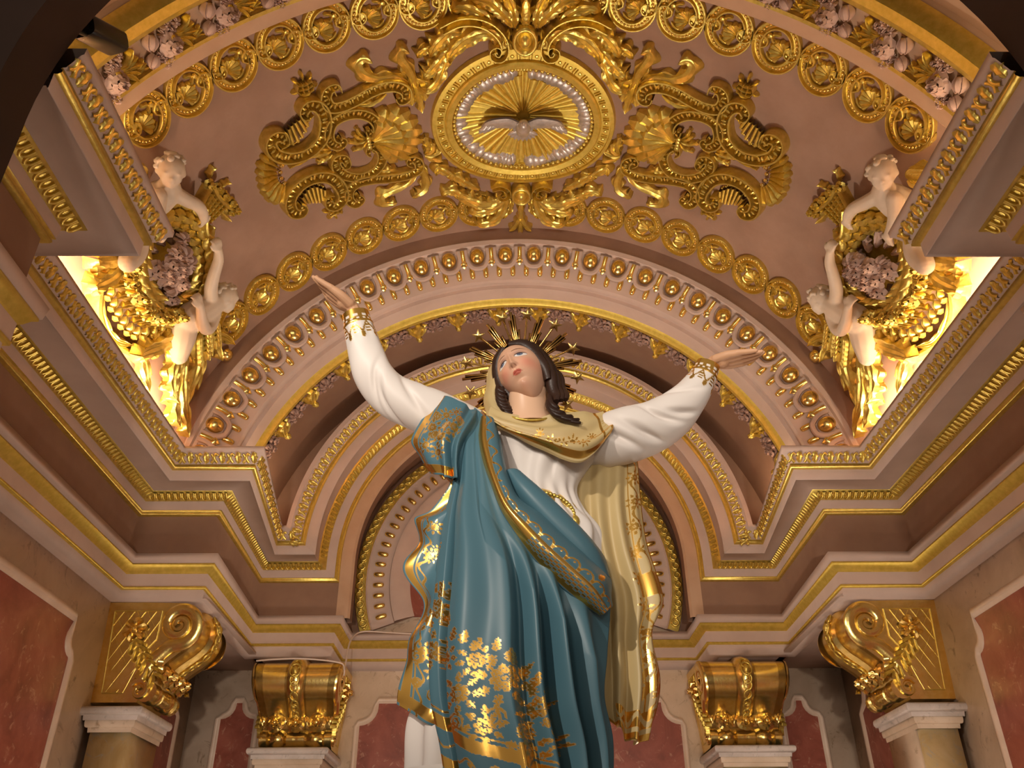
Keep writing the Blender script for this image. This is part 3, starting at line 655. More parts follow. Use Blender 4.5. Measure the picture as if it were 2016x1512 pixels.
SE = [(1.222,4.775),(1.248,4.741),(1.222,4.691),(1.166,4.727),(1.146,4.812),(1.184,4.908),(1.26,4.958),(1.373,4.948),(1.476,4.874),(1.528,4.769),(1.509,4.702),(1.45,4.722),(1.438,4.798),(1.48,4.785)]
SF = [(.904,4.99),(.933,4.965),(.918,4.929),(.865,4.969),(.866,5.051),(.958,5.088),(1.108,5.068),(1.256,5.025),(1.383,5.009),(1.461,5.053),(1.478,5.154),(1.429,5.223),(1.379,5.196),(1.409,5.138)]
def finial(mb, mp, c, up, s=1.):
    d = A(up); nn = A([-d[1], d[0]]); c = A(c)
    for k in np.linspace(-1, 1, 4): strap(mb, mp, [c+nn*k*.045*s-d*.04*s, c+nn*k*.062*s, c+nn*k*.045*s+d*.045*s], .0075*s, .06, n=7, solid=True)
    for k in (-.035, .0, .035): strap(mb, mp, [c-nn*.055*s+d*k*s, c+d*k*s-d*.012*s, c+nn*.055*s+d*k*s], .0075*s, .062, n=7, solid=True)
    for x, y in ((0, .095), (-.055, .06), (.055, .06), (-.075, -.02), (.075, -.02)): leaf(mb, mp, [c+nn*x*.4*s+d*y*.45*s, c+nn*x*s+d*y*s, c+nn*x*1.35*s+d*y*1.25*s], .016*s, .05, 1, 7, 5)
    leaf(mb, mp, [c-d*.045*s-nn*.05*s, c-d*.07*s, c-d*.045*s+nn*.05*s], .02*s, .05, 2, 9, 5)
for sx, lab in ((-1, 'gilded openwork cartouche of scrolls and shells beside the medallion, over the raised hand with the open thumb'), (1, 'gilded openwork cartouche of scrolls and shells beside the medallion, over the lowered outstretched hand')):
    lab = ('gilded cartouche of scrolls and shells, on the dove\'s %s side in the photo' % ('left' if sx < 0 else 'right'))
    t = thing('gilded_cartouche', vpt(1.4, 4.7, 0, sx), lab, 'cartouche', 'gilded cartouches flanking the medallion')
    for P, w_, h, ft in ((SA, .052, .075, .036), (SB, .056, .085, .040), (SCc, .056, .085, .040), (SD, .046, .07, .034), (SE, .048, .07, .034), (SF, .048, .07, .036)):
        res = {}
        def f(mb, mp): res['r'] = strap(mb, mp, P, [w_*.55, w_*.9, w_, w_, w_, w_*.9, w_*.55], h, n=60)
        o = vobj('scroll', t, 'gold', f, sx)
        vobj('flute_row', o, 'gold', lambda mb, mp: flutes(mb, mp, *res['r'], h, ft), sx, kind='stuff')
    def shellG(mb, mp):
        rim = cat_rom([(1.93,4.40),(2.03,4.385),(2.105,4.44),(2.14,4.56),(2.15,4.69),(2.11,4.82),(2.03,4.885)], 11); ribs(mb, mp, (1.905, 4.655), rim, .085, .56, .35)
    sh = vobj('outer_shell', t, 'gold', shellG, sx)
    vobj('bead_string', sh, 'gold_bright', lambda mb, mp: [bead(mb, mp, p, .018, .03, 6) for p in cat_rom([(1.90,4.51),(1.95,4.58),(1.965,4.67),(1.93,4.77)], 6)], sx)
    def shellH(mb, mp, k=1., n=9, h=.10):
        rim = cat_rom([(1.06,4.40),(.93,4.43),(.835,4.55),(.80,4.70),(.825,4.83),(.91,4.92),(1.03,4.93)], n); c = A((1.215, 4.645)); rim = c+(rim-c)*k; ribs(mb, mp, c, rim, h, .62, .06, bulb=1.1)
    vobj('shell', t, 'gold', shellH, sx); vobj('shell_layer', t, 'gold', lambda mb, mp: shellH(mb, lambda a, b, h: mp(a, b, h+.035), .70, 8, .085), sx)
    vobj('shell_knot', t, 'gold', lambda mb, mp: [bead(mb, mp, (1.235+.0*k, 4.60+.03*k), .022, .06) for k in range(4)], sx)
    for nm, c, up, s in (('finial', (1.618, 4.0), (0, -1), 1.), ('finial', (1.612, 5.215), (0, 1), .95)): vobj(nm, t, 'gold', lambda mb, mp: finial(mb, mp, c, up, s), sx)
    def comb(mb, mp, bl, ol, n=7):
        B, O = cat_rom(bl, n), cat_rom(ol, n)
        for b, o in zip(B, O): strap(mb, mp, [b, (b+o)/2, o], .015, .06, n=5, solid=True)
        for p in cat_rom(bl, n*2): bead(mb, mp, p+(A(bl[1])-A(ol[1]))*.08, .011, .02, 5)
    vobj('comb', t, 'gold', lambda mb, mp: comb(mb, mp, [(1.85,4.40),(1.77,4.41),(1.69,4.35),(1.645,4.27)], [(1.84,4.28),(1.775,4.24),(1.70,4.225),(1.68,4.235)]), sx)
    vobj('comb', t, 'gold', lambda mb, mp: comb(mb, mp, [(1.85,4.915),(1.79,4.87),(1.72,4.88),(1.655,4.95)], [(1.83,5.0),(1.775,5.02),(1.72,5.05),(1.67,5.03)]), sx)
    for sp, w_, lb, tip in (([(.863,4.233),(.954,4.14),(1.10,4.112),(1.19,4.045),(1.215,3.962),(1.171,3.925),(1.12,3.945)], .06, 5, .06), ([(.85,4.287),(.832,4.2),(.87,4.074),(.91,3.987),(.889,3.931),(.845,3.93)], .055, 4, .07),
                            ([(.815,4.191),(.75,4.23),(.69,4.29)], .045, 3, .02), ([(.82,4.2),(.77,4.30),(.755,4.40)], .045, 3, .02), ([(.83,4.22),(.80,4.36),(.79,4.50)], .04, 3, .03), ([(.85,4.22),(.86,4.34),(.86,4.42)], .04, 3, .02),
                            ([(.85,5.02),(.815,5.18),(.83,5.29),(.90,5.34),(.95,5.32)], .055, 4, .05), ([(.869,5.083),(.969,5.19),(1.12,5.225),(1.20,5.249),(1.20,5.33),(1.12,5.36),(1.09,5.335)], .055, 5, .05),
                            ([(.80,4.93),(.77,4.85),(.785,4.74)], .036, 3, .02), ([(.80,4.93),(.74,4.89),(.725,4.82)], .036, 3, .02), ([(.80,4.94),(.73,4.94),(.665,4.925)], .034, 2, .02), ([(.80,4.95),(.73,4.99),(.66,5.03)], .034, 2, .02),
                            ([(1.04,4.27),(1.16,4.31),(1.28,4.31)], .032, 3, .0), ([(1.03,5.03),(1.10,4.99),(1.2,5.0)], .03, 3, .0)):
        vobj('acanthus_leaf', t, 'gold', lambda mb, mp: leaf(mb, mp, sp, w_*1.35, .07, lb, 36, 11, tip), sx)
    for sp, w_ in (([(1.24,4.63),(1.29,4.56),(1.305,4.50)], .026), ([(1.24,4.63),(1.30,4.60),(1.34,4.55)], .028), ([(1.24,4.64),(1.32,4.64),(1.40,4.60)], .03), ([(1.24,4.65),(1.30,4.70),(1.37,4.70)], .026),
                   ([(1.53,4.61),(1.60,4.57),(1.67,4.545)], .034), ([(1.53,4.63),(1.62,4.62),(1.70,4.60)], .04), ([(1.53,4.66),(1.60,4.68),(1.66,4.69)], .034), ([(1.70,4.60),(1.79,4.61),(1.88,4.61)], .016)):
        vobj('leaf_sprig', t, 'gold', lambda mb, mp: leaf(mb, mp, sp, w_, .06, 3, 14, 7, .02), sx)
    vobj('knob', t, 'gold_bright', lambda mb, mp: bead(mb, mp, (1.475, 4.625), .036, .02, 8), sx)
# ---- acanthus crests above and below the medallion
def crest(name, label, boss, br, leaves, cl, extra):
    t = thing(name, vpt(0, boss), label, 'ornament', 'acanthus crests of the medallion')
    def bs(mb, mp):
        q = np.linspace(0, 2*PI, 24, endpoint=False)
        G = np.array([[((br[0]*k)*math.cos(x), boss+(br[1]*k)*math.sin(x), h) for k, h in ((1.15, 0), (1.15, .09), (1.0, .11), (.82, .10), (.76, .05), (.6, .05))] for x in q]); mb.grid(mp(G[..., 0], G[..., 1], G[..., 2]), True, False)
        mb.ell(VN(A([0.]), A([boss]), A([.06]))[0], (br[0]*.62, br[1]*.62, .06), 14, 9)
    vobj('boss', t, 'gold', bs, smooth=True)
    for sx in (-1, 1):
        for sp, w_, lb, tip, h in leaves: vobj('acanthus_leaf', t, 'gold', lambda mb, mp: leaf(mb, mp, sp, w_*1.3, h, lb, 40, 13, tip), sx)
        for sp, w_ in cl: vobj('scroll', t, 'gold', lambda mb, mp: strap(mb, mp, sp, [w_, w_, w_*.9, w_*.6], .11, n=40), sx)
    for sp, w_, lb, h in extra: vobj('drop_leaf', t, 'gold', lambda mb, mp: leaf(mb, mp, sp, w_, h, lb, 22, 9, .02))
    return t
crest('acanthus_crest', 'large gilded acanthus crest with a round boss above the medallion, cut by the photo edge', 3.93, (.082, .105),
      [([(.20,4.0),(.21,3.90),(.30,3.86),(.42,3.90),(.53,3.99),(.56,4.06)], .085, 5, .05, .12), ([(.44,3.86),(.54,3.84),(.62,3.90),(.70,3.99)], .075, 4, .05, .11), ([(.50,3.95),(.60,4.02),(.70,4.13),(.77,4.16)], .07, 5, .05, .11),
       ([(.52,4.0),(.60,4.12),(.66,4.24),(.74,4.29),(.79,4.23)], .06, 4, .05, .10), ([(.60,3.95),(.72,3.95),(.79,4.0)], .05, 3, .03, .09), ([(.09,3.83),(.16,3.72),(.26,3.62),(.38,3.58)], .075, 5, .05, .11), ([(.08,3.84),(.08,3.73),(.12,3.62),(.17,3.55)], .06, 4, .05, .11),
       ([(.24,3.83),(.30,3.72),(.42,3.66),(.52,3.66)], .065, 4, .04, .1), ([(.09,4.03),(.13,3.95),(.12,3.86)], .035, 2, .0, .08)],
      [([(.60,3.79),(.48,3.745),(.36,3.75),(.25,3.80),(.165,3.90),(.145,4.0),(.175,4.06),(.225,4.05),(.235,4.0),(.20,3.98),(.185,4.01)], .036)],
      [([(0,3.83),(0,3.72),(0,3.60)], .07, 3, .13), ([(.05,3.82),(.07,3.76),(.06,3.70)], .03, 1, .09), ([(-.05,3.82),(-.07,3.76),(-.06,3.70)], .03, 1, .09)])
crest('acanthus_crest', 'gilded acanthus crest with a small boss and hanging leaf below the medallion', 5.46, (.078, .092),
      [([(.13,5.41),(.20,5.52),(.33,5.55),(.47,5.48),(.56,5.42)], .085, 5, .04, .11), ([(.40,5.50),(.50,5.44),(.60,5.36),(.70,5.37)], .065, 4, .04, .10), ([(.36,5.40),(.47,5.30),(.56,5.21),(.63,5.19)], .06, 4, .04, .09),
       ([(.55,5.26),(.62,5.16),(.70,5.09),(.73,5.14)], .055, 3, .04, .09), ([(.12,5.48),(.16,5.64),(.25,5.78),(.36,5.80),(.40,5.72)], .07, 5, .05, .10), ([(.14,5.50),(.25,5.62),(.38,5.66),(.47,5.62)], .065, 4, .03, .10), ([(.09,5.55),(.10,5.66),(.16,5.76)], .035, 3, .03, .08)],
      [([(.26,5.36),(.19,5.34),(.125,5.38),(.115,5.45),(.165,5.48),(.195,5.44),(.165,5.41)], .026)],
      [([(0,5.56),(0,5.70),(0,5.80)], .05, 2, .09), ([(0,5.74),(.045,5.86),(.10,5.94)], .045, 2, .08), ([(0,5.74),(-.045,5.86),(-.10,5.94)], .045, 2, .08), ([(0,5.78),(0,5.90),(0,6.0)], .04, 1, .08)])
# ================================================================== consoles, pilasters, fixtures
def console(name, cm, hw, label, group):
    # cm(u, v, z): u out from the wall, v across (-1..1 times the half width), z down from the architrave
    t = thing(name, cm(0, 0, 0), label, 'console', group)
    prof = cat_rom([(.50, -.005), (.59, -.035), (.645, -.10), (.655, -.17), (.635, -.24), (.585, -.30), (.52, -.35), (.455, -.405), (.405, -.47), (.385, -.52)], 34)
    T, Nn = nrm2(prof); Nn = -Nn if Nn[12, 0] < 0 else Nn
    taper = lambda z: hw*(1.0-.20*np.clip(-z/.55, 0, 1))
    xs = [-1, -.985, -.80, -.78, -.60, -.45, -.28, -.26, -.21, -.13, 0, .13, .21, .26, .28, .45, .60, .78, .80, .985, 1]
    hs = [-.02, .0, .0, -.012, -.03, -.03, -.012, .0, .0, .030, .042, .030, .0, .0, -.012, -.03, -.03, -.012, .0, .0, -.02]
    G = np.array([[cm(prof[i, 0]+Nn[i, 0]*hh, x*taper(prof[i, 1]), prof[i, 1]+Nn[i, 1]*hh) for x, hh in zip(xs, hs)] for i in range(len(prof))])
    mb = MB(); mb.grid(G)
    out = [(0, 0), (.25, 0)]+[tuple(p) for p in prof]+[(.36, -.55), (.30, -.66), (0, -.66)]
    for s in (-1, 1):
        ring = np.array([cm(u, s*taper(z)*.985, z) for u, z in out]); mb.fan(ring, cm(.22, s*taper(-.3)*.985, -.30))
    mb.grid(np.array([[cm(u, s*taper(z)*.985, z) for s in (-1, 1)] for u, z in out]))
    obj('body', mb, 'gold_bright', t, 'auto')
    for s in (-1, 1):                                                # side faces: volute, lattice panel, flower drop
        mp = lambda a, b, h: np.stack([np.stack(cm(0, 0, 0)*0+1) for _ in [0]]) if False else MAPS(cm, s, taper, a, b, h)
        c0 = A((.51, -.155)); sp = [(c0[0]+(.135*(1-.88*k))*math.cos(-1.2+k*11), c0[1]+(.135*(1-.88*k))*math.sin(-1.2+k*11)) for k in np.linspace(0, 1, 26)]
        mb = MB(); strap(mb, mp, [(.30, -.52), (.34, -.43), (.40, -.36), (.47, -.30)]+sp, [.05, .045, .04, .03, .02], .03, n=70, solid=True); obj('volute', mb, 'gold_bright', t, 'auto')
        c1 = A((.31, -.585)); mb = MB(); strap(mb, mp, [(c1[0]+.07*(1-.85*k)*math.cos(2.6-k*8), c1[1]+.07*(1-.85*k)*math.sin(2.6-k*8)) for k in np.linspace(0, 1, 16)], [.024, .02, .014], .03, n=36, solid=True); obj('lower_volute', mb, 'gold_bright', t, 'auto')
        quad = [(.045, -.06), (.375, -.06), (.365, -.25), (.30, -.33), (.20, -.60), (.06, -.60)]
        mb = MB(); qq = quad+[quad[0]]; [strap(mb, mp, [a_, ((a_[0]+b_[0])/2, (a_[1]+b_[1])/2), b_], .0045, .010, n=8, solid=True) for a_, b_ in zip(qq[:-1], qq[1:])]; obj('panel_frame', mb, 'gold', t, 'auto')
        mb = MB()
        for k in range(9):
            x = .05+.075*k-.27
            a0, b0 = (x, -.60); a1, b1 = (x+.33, -.06)
            ts = [q for q in np.linspace(0, 1, 40) if .05 < a0+(a1-a0)*q < np.interp(b0+(b1-b0)*q, [-.60, -.33, -.25, -.06], [.195, .30, .365, .37])]
            if len(ts) > 3: strap(mb, mp, [(a0+(a1-a0)*q, b0+(b1-b0)*q) for q in (ts[0], (ts[0]+ts[-1])/2, ts[-1])], .0026, .006, n=4, solid=True)
            a0, b0 = (.05+.075*k-.05, -.60); a1, b1 = (a0-.33, -.06)
            ts = [q for q in np.linspace(0, 1, 40) if .05 < a0+(a1-a0)*q < np.interp(b0+(b1-b0)*q, [-.60, -.33, -.25, -.06], [.195, .30, .365, .37])]
            if len(ts) > 3: strap(mb, mp, [(a0+(a1-a0)*q, b0+(b1-b0)*q) for q in (ts[0], (ts[0]+ts[-1])/2, ts[-1])], .0016, .004, n=4, solid=True)
        obj('lattice', mb, 'gold', t, 'auto')
        mb = MB(); bloom(mb, (.21, -.19), .085, .06, 0, 6, .3, mp); rose(mb, (.21, -.19), .04, .07, 0, 2, 0, mp); obj('flower', mb, 'gold_bright', t, 'auto')
        mb = MB()
        for k in range(6):
            q = k/5; c = (.22+.17*q, -.26-.22*q); 
            for d in (-1, 1): leaf(mb, mp, [c, (c[0]+.02+.03*d, c[1]-.03+.015*d), (c[0]+.03+.05*d, c[1]-.07+.03*d)], .022, .05, 2, 9, 5, .02)
        obj('leaf_drop', mb, 'gold', t, 'auto')
    # oval chain on the centre band, roses and spool at the foot
    mb = MB()
    for k in range(9):
        i = 7+int(k*2.6); p, nn = prof[i], Nn[i]; r = .045 if k == 1 else .022+.004*(8-k)/2
        c = cm(p[0]+nn[0]*.04, 0, p[1]+nn[1]*.04); n3 = unit(cm(p[0]+nn[0], 0, p[1]+nn[1])-cm(p[0], 0, p[1])); x = unit(cm(0, 1, 0)-cm(0, 0, 0)); z = np.cross(x, n3)
        R = np.stack([x, n3, z], 1); q = np.linspace(0, 2*PI, 13); P = [c+R@A([r*1.0*math.cos(a), .004, r*1.25*math.sin(a)]) for a in q]; mb.tube(P, .008, 5, cap=False)
        if k == 1: mb.ell(c, (r*.62, .03, r*.8), 10, 7, R=R)
    obj('oval_chain', mb, 'gold', t, True)
    p = prof[-4]
    for k in (-1, 0, 1):
        mb = MB(); fmap = lambda a, b, h: np.moveaxis(np.array([cm(u, v, z) for u, v, z in zip((p[0]+.015+np.asarray(h)).ravel(), (k*.58*taper(-.5)+np.asarray(a)).ravel(), (-.475+np.asarray(b)).ravel())]).reshape(np.shape(h)+(3,)), -1, -1)
        rose(mb, (0, 0), .078, .085, 0, 3, .3*k, fmap); obj('rose', mb, 'gold_bright', t, 'auto')
    mb = MB(); fmap = lambda a, b, h: np.array([cm(u, v, z) for u, v, z in zip((p[0]+.0+np.asarray(h)).ravel(), np.asarray(a).ravel(), (-.46+np.asarray(b)).ravel())]).reshape(np.shape(h)+(3,))
    for k in (-.95, -.62, -.33, .33, .62, .95):
        for d in (-.035, .035): leaf(mb, fmap, [(k*hw*.8, -.03), (k*hw*.8+d*.6, .03), (k*hw*.8+d*1.3, .085)], .026, .045, 2, 10, 5, .02)
    obj('leaf_sprig', mb, 'gold_bright', t, 'auto', kind='stuff')
    vs = np.linspace(-1, 1, 41); rr = []
    for v in vs:
        x = abs(v); rr.append(.070 if x > .78 else (.045 if x > .75 else (.050+.022*math.sin(PI*(x-.30)/.45) if x > .30 else (.035 if x > .27 else (.062 if x > .04 else .060)))))
    mb = MB(); mb.tube([cm(.355, v*taper(-.5)*1.0, -.59) for v in vs], rr, 14); obj('spool', mb, 'gold_bright', t, 'auto')
    return t
def MAPS(cm, s, taper, a, b, h):
    a, b, h = np.broadcast_arrays(np.asarray(a, float), np.asarray(b, float), np.asarray(h, float))
    return np.array([cm(u, s*(taper(z)*.985+q), z) for u, z, q in zip(a.ravel(), b.ravel(), h.ravel())]).reshape(a.shape+(3,))
def slabs(mb, x0, x1, y0, y1, z0, z1, r=.02, n=5):                   # rounded capping slab on three sides
    prof = [(-.015, z0-.03), (-.012, z0)]+[(r*math.sin(q)-.0, (z0+z1)/2-(z1-z0)/2*math.cos(q)) for q in np.linspace(0, PI, n+2)]+[(-.08, z1)]
    mb.grid(np.array([[(x0-o, y1, z) for o, z in prof], [(x0-o, y0-o, z) for o, z in prof], [(x1+o, y0-o, z) for o, z in prof], [(x1+o, y1, z) for o, z in prof]])); mb.box(x0+.01, x1-.01, y0+.01, y1, z1-.004, z1)
for sg in (-1, 1):
    lr = 'left' if sg < 0 else 'right'
    console('console_bracket', lambda u, v, z: A([sg*(2.90-u), 6.31+v, ZA-.005+z]), .30,
            'gilded scroll bracket in side view with lattice and flower, %s wall of photo' % lr, 'side wall console brackets')
    console('console_bracket', lambda u, v, z: A([sg*1.855+v, 8.02-u, ZA-.045+z]), .36,
            'gilded scroll bracket in front view with three roses, %s of the statue' % lr, 'back wall console brackets')
    def pil(x0, x1, y0, y1, zt, label, split=False):
        t = thing('pilaster', ((x0+x1)/2, y0, -H), label, 'pilaster', 'marble pilasters under the brackets')
        mb = MB(); slabs(mb, x0, x1, y0, y1, zt-.055, zt); obj('capping_slab', mb, 'slab', t, 'auto')
        mb = MB(); slabs(mb, x0+.035, x1-.035, y0+.03, y1, zt-.125, zt-.06, .008); obj('neck_mould', mb, 'marble', t, 'auto')
        mb = MB().box(x0+.065, x1-.065, y0+.055, y1, -H, zt-.12); obj('shaft', mb, 'yellow_marble', t, False)
        if split: mb = MB().box(x0+.05, x0+.075, y0+.10, y1-.05, -H, zt-.10); obj('facing_slab', mb, 'marble', t, False)
    a, b = sorted((sg*2.90, sg*2.52)); pil(a, b, 5.97, 6.56, 1.222, 'yellow marble pilaster under the side wall bracket on the photo\'s %s' % lr, sg > 0)
    pil(sg*1.855-.305, sg*1.855+.305, 7.40, 8.02, 1.195, 'narrow marble pilaster under the front facing bracket on the photo\'s %s' % lr)
# ---- white cable, floodlight
P = [at(845, 1250, 7.86), at(760, 1245, 7.87), at(722, 1243, 7.87), at(703, 1247, 7.83), at(690, 1262, 7.68), at(684, 1285, 7.56), at(680, 1310, 7.47), at(677, 1330, 7.44), at(678, 1318, 7.40), at(670, 1305, 7.33), at(600, 1297, 7.30), at(540, 1298, 7.30), at(505, 1301, 7.32)]
mb = MB(); mb.tube(cat_rom(P, 70), .0075, 6)
obj('cable', mb, 'cable', None, True, label='thin white cable looping down from the niche ledge and along the bracket top', category='cable')
fl = thing('floodlight', at(165, 55, 2.24), 'slim black floodlight in the top corner beside the flower rib', 'lamp')
a, b = at(163, 52, 2.30), at(229, 86, 2.46); d = unit(b-a); s_ = unit(np.cross(d, A([0, 0, 1.]))); u_ = np.cross(s_, d); F = np.stack([s_, d, u_], 1)
mb = MB(); q = np.linspace(0, 2*PI, 16, endpoint=False); L = np.linalg.norm(b-a)
R_ = [A([.060*np.sign(math.cos(x))*abs(math.cos(x))**.5, 0, .045*np.sign(math.sin(x))*abs(math.sin(x))**.5]) for x in q]
mb.grid(np.array([[a+F@(r*k)+d*y for r in R_] for y, k in ((-.005, .6), (0, .95), (.02, 1), (L, 1), (L+.01, .9))]), False, True); mb.fan(np.array([a+F@(r*.6)-d*.005 for r in R_]), a-d*.006); mb.fan(np.array([a+F@(r*.9)+d*(L+.01) for r in R_]), b+d*.011)
obj('housing', mb, 'black', fl, 'auto')
mb = MB(); mb.tube([a+F@A([.0, .015, -.03]), at(150, 60, 2.22)], .010, 8); obj('bracket', mb, 'black', fl, True)
mb = MB(); mb.ell(a+F@A([-.02, .02, -.034]), (.011, .011, .011), 8, 6); obj('screw', mb, 'silver', fl, True)
# ================================================================== the statue
def attr(me, **kw):
    for k, v in kw.items():
        v = np.asarray(v, np.float32)
        if v.ndim == 1: a = me.attributes.new(k, 'FLOAT', 'POINT'); a.data.foreach_set('value', v)
        else: a = me.attributes.new(k, 'FLOAT_COLOR', 'POINT'); a.data.foreach_set('color', np.c_[v, np.ones(len(v))].ravel().astype(np.float32))
def painted(name, base, rough=.5, goldc=(.80, .46, .10), colattr=None):
    def f(nt, b):
        at_ = N(nt, 'ShaderNodeAttribute', attribute_name='gold')
        mx = N(nt, 'ShaderNodeMix', data_type='RGBA'); nt.links.new(at_.outputs['Fac'], mx.inputs[0])
        if colattr: ca = N(nt, 'ShaderNodeAttribute', attribute_name=colattr); nt.links.new(ca.outputs['Color'], mx.inputs[6])
        else: mx.inputs[6].default_value = (*base, 1)
        mx.inputs[7].default_value = (*goldc, 1); nt.links.new(mx.outputs[2], b.inputs['Base Color'])
        m1 = N(nt, 'ShaderNodeMath', operation='MULTIPLY'); nt.links.new(at_.outputs['Fac'], m1.inputs[0]); m1.inputs[1].default_value = .92; nt.links.new(m1.outputs[0], b.inputs['Metallic'])
        m2 = N(nt, 'ShaderNodeMapRange'); nt.links.new(at_.outputs['Fac'], m2.inputs[0]); m2.inputs[3].default_value = rough; m2.inputs[4].default_value = .24; nt.links.new(m2.outputs[0], b.inputs['Roughness'])
        b.inputs['Specular IOR Level'].default_value = .4
    return nmat(name, f)
M['blue'] = painted('mantle_blue', (.070, .165, .215), .42)
M['white'] = painted('robe_white', (.76, .70, .66), .45)
M['cream'] = painted('veil_cream', (.56, .43, .21), .42)
M['hair'] = plaster('hair_brown', (.020, .009, .006), (.042, .020, .013), .38, .3)
M['skin'] = painted('skin_paint', (.7, .42, .28), .36, colattr='col')
M['skin_plain'] = plaster('hand_paint', (.60, .34, .20), (.64, .37, .22), .4, .01)
M['halo'] = gilt('halo_metal', (.46, .27, .08), (.62, .39, .13), .24, 1., .05)
statue = thing('madonna_statue', (.05, 2.42, -.1), 'painted statue of a woman with raised arms, blue gold trimmed mantle and starry halo', 'statue')
# ---- draped sheets
def sheet(rows, nu, nv, folds=None, amp=None, thick=.010):
    R = np.array([[at(*p) for p in r] for r in rows]); PX = np.array([[(p[0], p[1], 0) for p in r] for r in rows], float)
    def up(Z):
        Q = np.array([cat_rom(r, nu) for r in Z]); return np.array([cat_rom(Q[:, j], nv) for j in range(nu)]).transpose(1, 0, 2)
    P, X = up(R), up(PX); U, V = np.meshgrid(np.linspace(0, 1, nu), np.linspace(0, 1, nv))
    du, dv = np.gradient(P, axis=1), np.gradient(P, axis=0); n = np.cross(du, dv); n /= np.linalg.norm(n, axis=2)[..., None]+1e-12
    cam_d = A([CAMX, 0, 0])-P; n *= np.sign(np.sum(n*cam_d, axis=2))[..., None]
    if folds is not None: P = P+n*folds(U, V, X[..., 0], X[..., 1])[..., None]
    return P, X[..., 0], X[..., 1], U, V, n, thick
def sheet_obj(name, sh, mat, paint, parent=None, back=None):
    P, X, Y, U, V, n, th = sh; nv, nu = X.shape; mb = MB(); mb.grid(P); mb.grid(P-n*th)
    b = nv*nu; e = [(0, j) for j in range(nu)]+[(i, nu-1) for i in range(1, nv)]+[(nv-1, j) for j in range(nu-2, -1, -1)]+[(i, 0) for i in range(nv-2, 0, -1)]
    ix = [i*nu+j for i, j in e]; k = len(ix); mb.q.append(np.array([(ix[q], ix[(q+1) % k], b+ix[(q+1) % k], b+ix[q]) for q in range(k)])); mb.mi.append(np.zeros(k))
    o = obj(name, mb, mat, parent or statue, True)
    g = np.clip(paint(X, Y, U, V), 0, 1).ravel() if paint else np.zeros(b)
    attr(o.data, gold=np.r_[g, g*0 if back is None else np.full(b, back)]); return o
def piecewise(us, hs):
    us, hs = np.array(us), np.array(hs)
    def f(u):
        i = np.clip(np.searchsorted(us, u)-1, 0, len(us)-2); t = (u-us[i])/(us[i+1]-us[i]); t = t*t*(3-2*t); return hs[i]*(1-t)+hs[i+1]*t
    return f
# painted gold motifs, in the cloth's own drawing coordinates
def petals(X, Y, c, r, n, ph=0., inner=.28, k=.32):
    dx, dy = X-c[0], Y-c[1]; d = np.hypot(dx, dy); a = np.arctan2(dy, dx)+ph
    return ((d < r*(1-k+k*np.abs(np.cos(n*a/2))**.6)) & (d > r*inner)) | (d < r*inner*.62)
def spiral(X, Y, c, r, w, turns=2., ph=0., s=1):
    dx, dy = X-c[0], Y-c[1]; d = np.hypot(dx, dy); a = (np.arctan2(dy*s, dx)+ph) % (2*PI)
    m = np.zeros(X.shape, bool)
    for k in range(int(turns)+1): m |= np.abs(d-r*(a/(2*PI)+k)/turns) < w
    return m & (d < r*1.05)
def seg(X, Y, pts, w):
    m = np.zeros(X.shape, bool)
    for (x0, y0), (x1, y1) in zip(pts[:-1], pts[1:]):
        L2 = (x1-x0)**2+(y1-y0)**2; t = np.clip(((X-x0)*(x1-x0)+(Y-y0)*(y1-y0))/L2, 0, 1); m |= np.hypot(X-x0-t*(x1-x0), Y-y0-t*(y1-y0)) < w
    return m
def leafm(X, Y, c, a, L, w):                                        # pointed leaf blob
    dx, dy = X-c[0], Y-c[1]; u = (dx*math.cos(a)+dy*math.sin(a))/L; v = (-dx*math.sin(a)+dy*math.cos(a))/w
    return (u > 0) & (u < 1) & (np.abs(v) < np.sin(PI*np.clip(u, 0, 1)**.7)*(1-.35*(np.sin(u*22) > 0)))
def flower(X, Y, c, r, a=0.):
    m = petals(X, Y, c, r*.55, 8, a)
    for k in range(8): m |= leafm(X, Y, (c[0]+r*.6*math.cos(a+k*PI/4), c[1]+r*.6*math.sin(a+k*PI/4)), a+k*PI/4, r*.62, r*.20)
    return m
